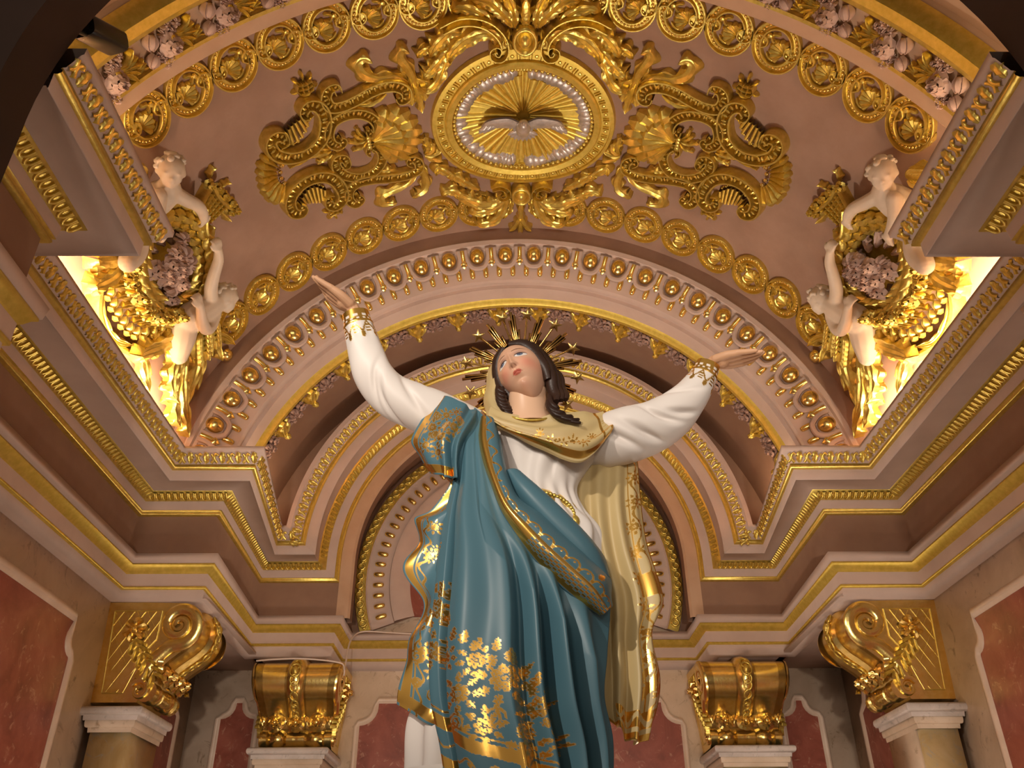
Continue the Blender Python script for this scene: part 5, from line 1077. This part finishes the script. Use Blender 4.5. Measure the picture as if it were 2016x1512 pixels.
def wlock(pts, r, tw=.005):
    Q = cat_rom([at(*p) for p in pts], 40); rr = np.interp(np.linspace(0, 1, 40), np.linspace(0, 1, len(r)), r); t = np.linspace(0, 16, 40)
    for ph in (0, PI*.67, PI*1.33): mb = MB(); mb.tube(Q+np.stack([np.cos(t+ph), .6*np.sin(t+ph), np.sin(t+ph)], 1)*tw*2, rr*.62, 8); obj('lock', mb, 'hair', hair, True)
wlock([(1080, 745, 2.42), (1090, 775, 2.39), (1087, 800, 2.37), (1100, 815, 2.36), (1122, 824, 2.355), (1138, 830, 2.355)], [.012, .016, .019, .018, .014, .008])
wlock([(985, 765, 2.41), (988, 790, 2.40), (998, 806, 2.40), (1008, 817, 2.40)], [.014, .016, .014, .008])
# ---- veil: hood behind the head, drape over the chest, fall behind the arm
X2, Y2, Z3 = head_shape(AZ[::4, ::4], EL_[::4, ::4], 1.26); P = hp(X2*1.02-.006, Y2*1.0-.02, Z3-.012); nE, nA = X2.shape; I, J = np.meshgrid(np.arange(nE-1), np.arange(nA), indexing='ij'); J2 = (J+1) % nA
q = np.stack([I*nA+J, (I+1)*nA+J, (I+1)*nA+J2, I*nA+J2], -1); zz = Z3+.045*np.clip(X2/.08, -1, 1); kp = (zz < -.012-.3*np.clip(Y2-.06, 0, 1)) & (Y2 < .10); kq = kp[:-1] & kp[1:]; kq = kq & np.roll(kq, -1, 1)
mb = MB().add(P.reshape(-1, 3), q[kq].reshape(-1, 4)); veil = obj('veil', mb, 'cream', statue, True); attr(veil.data, gold=np.zeros(len(veil.data.vertices)))
rowsS = [[(984, 700, 2.43), (976, 705, 2.455), (968, 715, 2.48)], [(972, 735, 2.425), (964, 740, 2.445), (957, 745, 2.475)], [(971, 775, 2.415), (962, 778, 2.435), (954, 780, 2.47)], [(985, 805, 2.40), (968, 808, 2.42), (955, 812, 2.46)], [(1005, 828, 2.385), (980, 832, 2.395), (960, 835, 2.42)]]
sheet_obj('veil_edge', sheet(rowsS, 24, 60, lambda U, V, X, Y: .004*np.sin(V*14)), 'cream', None, veil)
rowsV = [[(966, 800, 2.393), (962, 812, 2.383), (962, 822, 2.378), (966, 832, 2.373)], [(992, 812, 2.388), (990, 826, 2.370), (992, 838, 2.360), (998, 850, 2.358)], [(1025, 821, 2.380), (1028, 838, 2.356), (1030, 854, 2.344), (1036, 868, 2.340)], [(1060, 825, 2.380), (1066, 846, 2.353), (1070, 866, 2.338), (1078, 884, 2.333)], [(1093, 815, 2.372), (1104, 850, 2.356), (1110, 876, 2.338), (1115, 900, 2.333)],
         [(1126, 811, 2.382), (1136, 850, 2.366), (1142, 878, 2.348), (1145, 906, 2.343)], [(1151, 808, 2.392), (1162, 844, 2.378), (1168, 870, 2.363), (1168, 894, 2.358)], [(1172, 812, 2.418), (1182, 834, 2.393), (1186, 856, 2.383), (1186, 874, 2.378)], [(1192, 808, 2.428), (1199, 822, 2.413), (1203, 838, 2.403), (1204, 852, 2.398)]]
def paintV(X, Y, U, V):
    m = ((U > .85) & (U < .965)) | (np.abs(U-.66) < .012); m |= (np.abs(U-.78-.06*np.sin(V*60)) < .018) & (V < .45)
    for c, r, a in (((1082, 868), 11, .2), ((1102, 872), 12, .3), ((1122, 868), 12, .1), ((1140, 876), 11, .2), ((1060, 856), 8, 0), ((1160, 862), 9, .4)): m |= flower(X, Y, c, r, a)
    m |= (V > .90) & (np.abs(U-.5-.25*np.sin(U*30)) < .05); m |= (np.abs(V-.88) < .012) | (V > .975)
    return m.astype(float)
sheet_obj('veil_drape', sheet(rowsV, 90, 260, lambda U, V, X, Y: .014*np.sin(PI*np.clip((U-.62)/.38, 0, 1))+.008*np.sin(U*15+V*5)*np.sin(PI*V)), 'cream', paintV, veil)
mb = MB(); mb.tube(cat_rom([at(1000, 818, 2.385), at(1020, 824, 2.37), at(1045, 827, 2.366), at(1070, 825, 2.37), at(1088, 820, 2.385)], 40), .0035, 6); obj('neckline', mb, 'gold', veil, True)
rowsF = [[(1130, 905, 2.50), (1165, 912, 2.49), (1200, 915, 2.49), (1232, 912, 2.50), (1256, 908, 2.53)], [(1130, 990, 2.49), (1162, 990, 2.475), (1196, 990, 2.47), (1230, 990, 2.48), (1262, 985, 2.52)], [(1140, 1080, 2.48), (1172, 1080, 2.465), (1206, 1080, 2.46), (1242, 1078, 2.47), (1274, 1070, 2.51)], [(1160, 1170, 2.47), (1190, 1172, 2.455), (1224, 1174, 2.45), (1266, 1180, 2.46), (1306, 1180, 2.50)],
         [(1172, 1250, 2.46), (1198, 1254, 2.445), (1228, 1256, 2.44), (1258, 1254, 2.455), (1284, 1245, 2.49)], [(1176, 1330, 2.455), (1202, 1336, 2.435), (1232, 1342, 2.43), (1266, 1345, 2.445), (1300, 1336, 2.48)], [(1178, 1395, 2.45), (1206, 1400, 2.43), (1234, 1404, 2.425), (1264, 1404, 2.44), (1293, 1398, 2.47)], [(1185, 1418, 2.44), (1212, 1425, 2.42), (1236, 1452, 2.41), (1258, 1464, 2.42), (1275, 1446, 2.46)]]
ff = piecewise([0, .12, .24, .36, .5, .62, .76, .88, 1], [0, .014, -.016, .018, -.016, .02, -.014, .014, 0])
def paintF(X, Y, U, V):
    m = (U > .985) | ((V > .97)) | (np.abs(U-.79) < .006) & (V < .9); m |= (V > .88) & (V < .95) & (U > .3) & (np.abs(V-.915-.02*np.sin(U*40)) > .012)
    for k in range(9): m |= flower(X, Y, (1246+ (k-2)*6*(k > 2), 945+k*52), 15, k*.3)
    m |= (U > .80) & (np.abs(U-.875-.05*np.sin(V*55)) < .014); m |= (V > .40) & (V < .47) & (U > .72); m |= (V > .72) & (V < .83) & (U > .70) & (np.sin(X*.3+Y*.2) > -.3)
    return m.astype(float)
sheet_obj('veil_fall', sheet(rowsF, 150, 330, lambda U, V, X, Y: ff(np.clip(U+.015*np.sin(V*8), 0, 1))*(.35+.65*np.clip(V*2, 0, 1))), 'cream', paintF, veil)
rowsG = [[(1195, 945, 2.47), (1212, 990, 2.465), (1225, 1020, 2.47)], [(1215, 1000, 2.455), (1228, 1030, 2.452), (1240, 1060, 2.46)], [(1228, 1060, 2.445), (1245, 1090, 2.44), (1262, 1115, 2.455)], [(1245, 1110, 2.44), (1265, 1140, 2.44), (1285, 1165, 2.46)]]
# ---- halo of rays and stars
hc = at(1028, 731, 2.47); hx, hz = A([1., 0, 0]), unit(A([0, -.5, .866])); hn = np.cross(hz, hx); hn = hn if hn[1] < 0 else -hn
halo = obj('halo_ring', MB().tube([hc+hx*.085*math.cos(t)+hz*.085*math.sin(t)+hn*-.01 for t in np.linspace(0, 2*PI, 40)], .006, 6, cap=False), 'halo', statue, True)
PXM = .00168
for k in range(12):
    a = math.radians(-10.5+30.4*k); d = hx*math.sin(a)+hz*math.cos(a); e = np.cross(hn, d); mb = MB()
    for j, (off, L, w_, y) in enumerate(((-7, 84, 2.6, 0), (-3, 112, 2.8, .004), (1.2, 118, 3.0, .007), (5.4, 104, 2.6, .004), (9, 78, 2.2, 0))):
        L = L*(1+.03*math.sin(k*2.1+j)); b0 = hc+d*50*PXM+e*off*.55*PXM; b1 = hc+d*L*PXM+e*off*1.25*PXM; ww = w_*PXM; n_ = hn*(.004+y)
        mb.add([b0-e*ww, b0+n_, b0+e*ww, b1-e*ww, b1+n_*.8, b1+e*ww, b0-hn*.002, b1-hn*.002], [(0, 1, 4, 3), (1, 2, 5, 4), (0, 3, 7, 6), (2, 6, 7, 5)], [(3, 4, 7), (4, 5, 7)])
    obj('ray', mb, 'halo', halo, False)
    a = math.radians(5+30.4*k); d = hx*math.sin(a)+hz*math.cos(a); e = np.cross(hn, d); R_ = (112 if k not in (11, 0, 1) else 114)*PXM; c = hc+d*R_; mb = MB()
    mb.tube([hc+d*48*PXM, c], .0035, 6)
    st_obj = obj('star_stem', mb, 'halo', halo, True)
    ring_ = [c+hn*.004+(d*math.cos(q)+e*math.sin(q))*(15.5*PXM if i % 2 == 0 else 6.2*PXM) for i, q in enumerate(np.arange(10)*PI/5+.3*k)]
    mb = MB(); mb.fan(np.array(ring_), c+hn*.014); mb.fan(np.array(ring_), c-hn*.002); obj('star', mb, 'halo', halo, False)
# ---- pedestal below the view
mb = MB(); q = np.linspace(0, 2*PI, 32, endpoint=False)
pc = at(985, 1560, 2.48); mb.grid(np.array([[A([pc[0]+r*math.cos(t), 2.48+r*math.sin(t), z]) for t in q] for r, z in ((.42, -H), (.42, -1.4), (.34, -1.35), (.32, -.5), (.38, -.42), (.38, -.36), (.30, -.34), (.01, -.34))]), False, True)
ped = obj('pedestal', mb, 'marble', None, 'auto', label='round marble pedestal carrying the statue below the picture', category='pedestal')
mb = MB(); r_ = cat_rom([(pc[0], 2.48, pc[2]+.05, .27), (pc[0], 2.48, .1, .285), (pc[0], 2.48, -.345, .30)], 12); mb.grid(np.array([[A([x+r*math.cos(t), y+.60*r*math.sin(t), z]) for t in q] for x, y, z, r in r_]), False, True); sk = obj('skirt', mb, 'white', statue, True); attr(sk.data, gold=np.zeros(len(sk.data.vertices)))
# ================================================================== corner sculpture groups over the cornices
for sx, side in ((-1, 'left'), (1, 'right')):
    def pR(a, b, R): t = (.0075+sx*a)/R; return A([R*math.sin(t), b, VZ+R*math.cos(t)])
    def mR(R): return lambda a, b, h: np.stack([(VR-np.asarray(h))*np.sin((.0075+sx*np.asarray(a))/R), np.asarray(b, float)+0*np.asarray(a), VZ+(VR-np.asarray(h))*np.cos((.0075+sx*np.asarray(a))/R)], -1)
    def part(nm, t, mat, fn, R=2.68, smooth='auto', dh=0., **kw):
        mb = MB(); m0 = mR(R); fn(mb, (lambda a, b, h: m0(a, b, np.asarray(h)+dh)) if dh else m0); return obj(nm, mb, mat, t, smooth, **kw)
    # ---- laurel wreath frame
    wc = A((2.925, 4.585)); wr = A((.295, .41))
    t = thing('laurel_wreath', pR(wc[0], wc[1], 2.7), 'oval gilded laurel wreath holding flowers above the %s cornice of the photo' % side, 'wreath', 'corner laurel wreaths')
    q = np.linspace(0, 2*PI, 72, endpoint=False)
    def tor(mb, mp):
        G = np.array([[(wc[0]+(wr[0]+o)*math.cos(x), wc[1]+(wr[1]+o)*math.sin(x), h) for o, h in ((.085, 0), (.086, .06), (.06, .11), (0, .13), (-.06, .11), (-.085, .06), (-.085, 0))] for x in q]); mb.grid(mp(G[..., 0], G[..., 1], G[..., 2]), True, False)
    part('ring', t, 'gold', tor)
    for i in range(24):
        for j, (o, hh, da) in enumerate(((-.062, .125, -.4), (.0, .160, 0.), (.062, .125, .4))):
            x = (i+.33*j)*2*PI/24; c = wc+A([(wr[0]+o)*math.cos(x), (wr[1]+o)*math.sin(x)]); tn = unit(A([-wr[0]*math.sin(x), wr[1]*math.cos(x)])); rn = unit(A([math.cos(x)*wr[1], math.sin(x)*wr[0]])); d = unit(tn+rn*da*(1 if j != 1 else 0))
            part('laurel_leaf', t, 'gold', lambda mb, mp: leaf(mb, mp, [c-d*.055, c, c+d*.075], .046, .04, 1, 8, 5, .045, lobe=.08, sweep=.1), dh=hh-.02, smooth=True)
    def disc(mb, mp): G = [[(wc[0]+wr[0]*k*math.cos(x), wc[1]+wr[1]*k*math.sin(x), h) for k, h in ((.95, .06), (.6, .03), (.0, .02))] for x in q]; G = np.array(G); mb.grid(mp(G[..., 0], G[..., 1], G[..., 2]), True, False)
    part('backing', t, 'gold_leaf', disc)
    part('bow', t, 'gold', lambda mb, mp: strap(mb, mp, [(2.56, 4.33), (2.60, 4.42), (2.63, 4.52), (2.60, 4.60)], .02, .05, solid=True), dh=.16)
    # ---- bouquet of painted flowers inside the wreath
    t = thing('flower_bouquet', pR(2.93, 4.6, 2.7), 'bunch of pale mauve carved flowers filling the %s laurel wreath of the photo' % side, 'flowers', 'bouquets inside the wreaths')
    r3 = random.Random(11+sx)
    for k in range(17):
        u, v = r3.uniform(-.75, .75), r3.uniform(-.55, .75)
        if k < 3: u, v = ((-.35, .1), (.25, .35), (0, -.2))[k]
        c = (2.93+u*.20, 4.60+v*.26); rr = r3.uniform(.05, .085); hh = .16*(1-.4*(u*u+v*v))
        if k % 3: part('rose', t, 'mauve', lambda mb, mp: rose(mb, c, rr, .10, 0, 3, k*.5, mp), dh=hh)
        else: part('blossom', t, 'mauve', lambda mb, mp: bloom(mb, c, rr*1.15, .08, 0, 6, k*.4, mp), dh=hh)
    for k in range(12):
        a0 = k*PI/6+.2; c = (2.93+.12*math.cos(a0), 4.62+.17*math.sin(a0)); e = (2.93+.24*math.cos(a0+.2), 4.62+.33*math.sin(a0+.2))
        part('leaf_blade', t, 'mauve', lambda mb, mp: leaf(mb, mp, [c, ((c[0]+e[0])/2, (c[1]+e[1])/2+.01), e], .045, .05, 3, 12, 7, .05), dh=.05)
    # ---- garland hanging round the outside of the wreath
    t = thing('flower_garland', pR(3.35, 4.4, 2.7), 'hanging garland of gilded roses beside the %s laurel wreath of the photo' % side, 'garland', 'gilded garlands of the corners')
    gl_ = cat_rom([(3.26, 4.20), (3.31, 4.30), (3.33, 4.42), (3.33, 4.55), (3.30, 4.68), (3.23, 4.79), (3.14, 4.88), (3.05, 4.95)], 11)
    for k, c in enumerate(gl_):
        rr = (.062, .042, .05)[k % 3]
        if k % 3 == 0: part('rose', t, 'gold', lambda mb, mp: rose(mb, c, rr, .10, 0, 3, k*.7, mp), 2.68, dh=.16)
        else: part('blossom', t, 'gold', lambda mb, mp: [bloom(mb, c, rr*1.2, .08, 0, 6, k*.5, mp)]+[bead(mb, mp, c+A([.05*math.cos(x), .05*math.sin(x)]), .02, .02) for x in np.arange(5)*1.26], 2.68, dh=.16)
        for d in (-1, 1): part('leaf_blade', t, 'gold', lambda mb, mp: leaf(mb, mp, [c, c+A([.04*d, .03]), c+A([.085*d, .055-.03*d])], .032, .05, 2, 10, 7, .03), 2.6, dh=.10)
    # ---- flower basket
    t = thing('flower_basket', pR(2.43, 4.45, 2.66), 'small gilded woven flower basket beside the upper cherub on the %s of the photo' % side, 'basket', 'gilded baskets')
    def weave(mb, mp):
        b0, b1, t0, t1 = A((2.535, 4.42)), A((2.50, 4.57)), A((2.39, 4.33)), A((2.335, 4.55))
        for k in np.linspace(0, 1, 6): strap(mb, mp, [b0*(1-k)+b1*k, (b0*(1-k)+b1*k)*.5+(t0*(1-k)+t1*k)*.5, t0*(1-k)+t1*k], .010, .10, n=6, solid=True)
        for k in np.linspace(0, 1, 6): p, q_ = b0*(1-k)+t0*k, b1*(1-k)+t1*k; strap(mb, mp, [p, (p+q_)/2+(A((.012, .0))), q_], .009, .11, n=7, solid=True)
    part('weave', t, 'gold', weave, 2.66)
    part('rim', t, 'gold', lambda mb, mp: strap(mb, mp, [(2.385, 4.31), (2.375, 4.42), (2.325, 4.57)], .022, .13, n=12, solid=True), 2.66)
    for k, c in enumerate(((2.40, 4.29), (2.355, 4.36), (2.33, 4.45), (2.30, 4.54), (2.29, 4.62), (2.33, 4.60))): part('rose', t, 'gold', lambda mb, mp: rose(mb, c, .042, .07, 0, 2, k, mp), 2.66, dh=.06)
    for sp in ([(2.36, 4.30), (2.33, 4.26), (2.29, 4.25)], [(2.31, 4.42), (2.27, 4.42), (2.23, 4.44)], [(2.30, 4.60), (2.27, 4.66), (2.25, 4.72)], [(2.36, 4.58), (2.36, 4.66), (2.33, 4.74)]): part('leaf_blade', t, 'gold', lambda mb, mp: leaf(mb, mp, sp, .03, .06, 2, 10, 7, .03), 2.66)
    # ---- acanthus foliage running down into the corner
    t = thing('acanthus_spray', pR(3.2, 5.3, 2.7), 'gilded acanthus leaves sweeping down into the %s corner above the lit cornice' % side, 'ornament', 'acanthus sprays of the corners')
    for sp, w_, h, lb, tip, dh in (([(2.97, 5.12), (3.09, 5.18), (3.24, 5.30), (3.38, 5.46), (3.50, 5.62), (3.58, 5.72)], .13, .10, 7, .04, .08), ([(2.95, 5.10), (2.98, 5.30), (3.05, 5.48), (3.18, 5.62), (3.36, 5.70), (3.47, 5.68)], .085, .09, 6, .05, .05),
                                   ([(3.02, 5.10), (3.18, 5.08), (3.34, 4.98), (3.47, 4.87), (3.55, 4.80)], .10, .09, 5, .05, .10), ([(3.08, 5.16), (3.28, 5.20), (3.42, 5.30), (3.52, 5.44)], .09, .09, 5, .06, .12), ([(3.20, 5.30), (3.34, 5.48), (3.44, 5.64), (3.50, 5.80), (3.58, 5.88)], .08, .09, 4, .04, .10),
                                   ([(2.90, 5.40), (2.88, 5.56), (2.87, 5.70), (2.90, 5.82)], .06, .07, 3, .05, .02), ([(2.90, 5.42), (2.82, 5.58), (2.76, 5.70), (2.74, 5.80)], .05, .07, 3, .05, .02), ([(2.95, 5.46), (3.02, 5.60), (3.10, 5.72), (3.22, 5.78)], .055, .08, 3, .05, .02),
                                   ([(3.10, 4.24), (3.24, 4.12), (3.36, 4.02), (3.45, 3.92)], .12, .10, 5, .06, .10), ([(3.06, 4.20), (3.14, 4.04), (3.26, 3.90), (3.38, 3.80)], .11, .10, 5, .06, .08), ([(3.20, 4.20), (3.36, 4.18), (3.48, 4.12), (3.56, 4.04)], .09, .09, 4, .06, .10),
                                   ([(3.46, 4.30), (3.53, 4.36), (3.58, 4.50), (3.57, 4.64), (3.51, 4.76)], .05, .07, 4, .05, .04), ([(3.44, 4.84), (3.50, 4.98), (3.55, 5.10), (3.62, 5.16)], .07, .08, 3, .05, .06)):
        part('acanthus_leaf', t, 'gold', lambda mb, mp: leaf(mb, mp, sp, w_*1.15, h, lb, 40, 13, tip), 2.68, dh=dh)
    part('knob', t, 'gold_bright', lambda mb, mp: bead(mb, mp, (2.86, 5.88), .055, .04, 10), 2.72, smooth=True)
    part('rib_stem', t, 'gold', lambda mb, mp: strap(mb, mp, [(3.42, 4.22), (3.55, 4.34), (3.60, 4.52), (3.57, 4.72), (3.50, 4.92), (3.46, 5.06), (3.49, 5.16)], [.02, .03, .035, .035, .03, .03, .02], .10, n=36, solid=True), 2.68)
    # ---- cherubs
    def putto(label, hd, hr_, roll, pitch, turn, torso, arms, wings, legs=()):
        t = thing('cherub_figure', pR(*hd), label, 'sculpture', 'ivory cherubs of the corners')
        H3 = pR(*hd); tcam = unit(A([CAMX, 0, 0])-H3); rr = unit(np.cross(A([0, 0, 1.]), tcam)); rr = rr if rr[0] > 0 else -rr; uu = np.cross(tcam, rr); uu = uu if uu[2] > 0 else -uu
        f, u, r = math.cos(pitch)*tcam+math.sin(pitch)*uu, math.cos(pitch)*uu-math.sin(pitch)*tcam, rr
        f, r = math.cos(turn)*f+math.sin(turn)*r, math.cos(turn)*r-math.sin(turn)*f
        f, u, r = [rotv(v, tcam, -roll*sgn_) for v in (f, u, r)]
        L = lambda x, y, z: H3+hr_*(r*x+u*y+f*z); R3 = np.stack([r, u, f], 1)
        mb = MB(); mb.ell(L(0, .12, -.05), (hr_*.86, hr_*.92, hr_*.98), 18, 12, R=R3); mb.ell(L(0, -.38, .30), (hr_*.60, hr_*.58, hr_*.60), 14, 10, R=R3)
        for s in (-1, 1):
            mb.ell(L(s*.36, -.30, .52), (hr_*.30, hr_*.28, hr_*.26), 10, 8, R=R3); mb.ell(L(s*.34, .12, .80), (hr_*.24, hr_*.10, hr_*.13), 10, 6, R=R3); mb.ell(L(s*.84, -.08, .0), (hr_*.10, hr_*.22, hr_*.16), 8, 6, R=R3); mb.ell(L(s*.33, -.06, .74), (hr_*.13, hr_*.08, hr_*.10), 8, 6, R=R3)
        mb.ell(L(0, -.12, .93), (hr_*.10, hr_*.14, hr_*.14), 8, 6, R=R3); mb.ell(L(0, -.19, .98), (hr_*.15, hr_*.08, hr_*.09), 8, 6, R=R3); mb.ell(L(0, -.45, .86), (hr_*.19, hr_*.06, hr_*.10), 8, 6, R=R3); mb.ell(L(0, -.56, .83), (hr_*.15, hr_*.06, hr_*.10), 8, 6, R=R3); mb.ell(L(0, -.76, .66), (hr_*.20, hr_*.16, hr_*.18), 8, 6, R=R3)
        tp = [pR(*p[:3]) for p in torso]; limb(mb, [L(0, -.5, -.1)]+tp, [hr_*.48]+[p[3] for p in torso], 14)
        for ar in arms:
            P = [pR(*p[:3]) for p in ar]; limb(mb, P, [p[3] for p in ar], 10); d = unit(P[-1]-P[-2]); sd = unit(np.cross(d, P[-1]-A([0, P[-1][1], VZ]))); dn = np.cross(sd, d); dn = dn if dn@(P[-1]-A([0, P[-1][1], VZ])) > 0 else -dn
            w = P[-1]; k = ar[-1][3]/.03
            for j, o in enumerate((-.027, -.009, .009, .027)): limb(mb, [w+sd*o*.6*k, w+d*.035*k+sd*o*k, w+d*.06*k+sd*o*1.15*k+dn*.012*k, w+d*(.078-.006*abs(j-1.5))*k+sd*o*1.2*k+dn*.034*k], [.013*k, .0115*k, .0105*k, .009*k], 7)
            limb(mb, [w+sd*.02*k, w+d*.022*k+sd*.045*k, w+d*.045*k+sd*.055*k+dn*.015*k], [.013*k, .012*k, .009*k], 7)
        for lg in legs: limb(mb, [pR(*p[:3]) for p in lg], [p[3] for p in lg], 12)
        fuse('body', mb, 'ivory', t, .0085, 4, .5)
        mb = MB(); r4 = random.Random(5)
        for k in range(46):
            a, e = r4.uniform(0, 2*PI), r4.uniform(-.1, 1.5); x, y, z = math.cos(e)*math.sin(a), math.sin(e), math.cos(e)*math.cos(a)
            if z > .45 and y < .62: continue
            c = L(.90*x, .12+.95*y, -.05+1.0*z); s = r4.uniform(.15, .26)*hr_; mb.ell(c, (s, s*.8, s*.8), 7, 5, R=R3)
        fuse('hair', mb, 'ivory', t, .0085, 2, .4)
        for wi in wings:
            wob = part('wing', t, 'gold_leaf', lambda mb, mp: leaf(mb, mp, wi, .085, .06, 1, 18, 9, .05, lobe=.05), 2.66, dh=.10)
            for k in range(5):
                b = A(wi[0])+(A(wi[-1])-A(wi[0]))*(.25+.13*k); d = unit(A(wi[-1])-A(wi[0])); nn = A([-d[1], d[0]])
                for s in (-1, 1): part('feather', wob, 'gold', lambda mb, mp: leaf(mb, mp, [b+nn*s*.02, b+nn*s*.045+d*.04, b+nn*s*.05+d*.11], .026, .03, 1, 8, 5, .01, lobe=.05), 2.66, dh=.15)
        return t
    putto('ivory cherub leaning over the top of the %s laurel wreath in the photo' % side, (2.596, 3.828, 2.55), .098, .25*(-sx)*-1*.5, -.30, .15*sx*-1, [(2.68, 3.955, 2.58, .085), (2.79, 3.99, 2.62, .105), (2.93, 4.0, 2.66, .11), (3.05, 4.03, 2.70, .11)],
          [[(2.735, 3.90, 2.54, .05), (2.79, 3.98, 2.52, .046), (2.812, 4.06, 2.52, .042), (2.815, 4.14, 2.53, .032)], [(2.64, 3.97, 2.55, .05), (2.565, 4.06, 2.52, .047), (2.505, 4.15, 2.51, .042), (2.49, 4.22, 2.51, .038), (2.502, 4.29, 2.52, .030)]],
          [[(2.78, 3.84), (2.83, 3.80), (2.87, 3.76), (2.92, 3.73)]], [[(3.05, 4.03, 2.70, .10), (3.10, 4.14, 2.62, .085), (3.16, 4.10, 2.56, .06)]])
    putto('ivory cherub clinging below the %s laurel wreath in the photo, head bowed' % side, (2.60, 5.085, 2.55), .098, .55*sx, -.55, -.7*-sx*.6, [(2.70, 5.06, 2.57, .085), (2.82, 5.03, 2.58, .10), (2.95, 5.0, 2.60, .108), (3.04, 5.03, 2.63, .10)],
          [[(2.72, 4.98, 2.56, .05), (2.68, 4.88, 2.55, .048), (2.61, 4.79, 2.54, .043), (2.53, 4.70, 2.53, .038), (2.50, 4.62, 2.53, .030)], [(2.74, 5.10, 2.54, .05), (2.80, 5.10, 2.50, .048), (2.835, 5.04, 2.48, .045), (2.82, 4.93, 2.47, .040), (2.79, 4.82, 2.48, .030)]],
          [[(2.82, 5.22), (2.86, 5.32), (2.90, 5.42), (2.93, 5.54)], [(2.92, 5.20), (2.97, 5.32), (3.02, 5.42), (3.06, 5.52)]], [[(3.04, 5.03, 2.63, .10), (3.12, 5.10, 2.62, .095), (3.20, 5.18, 2.62, .07)]])
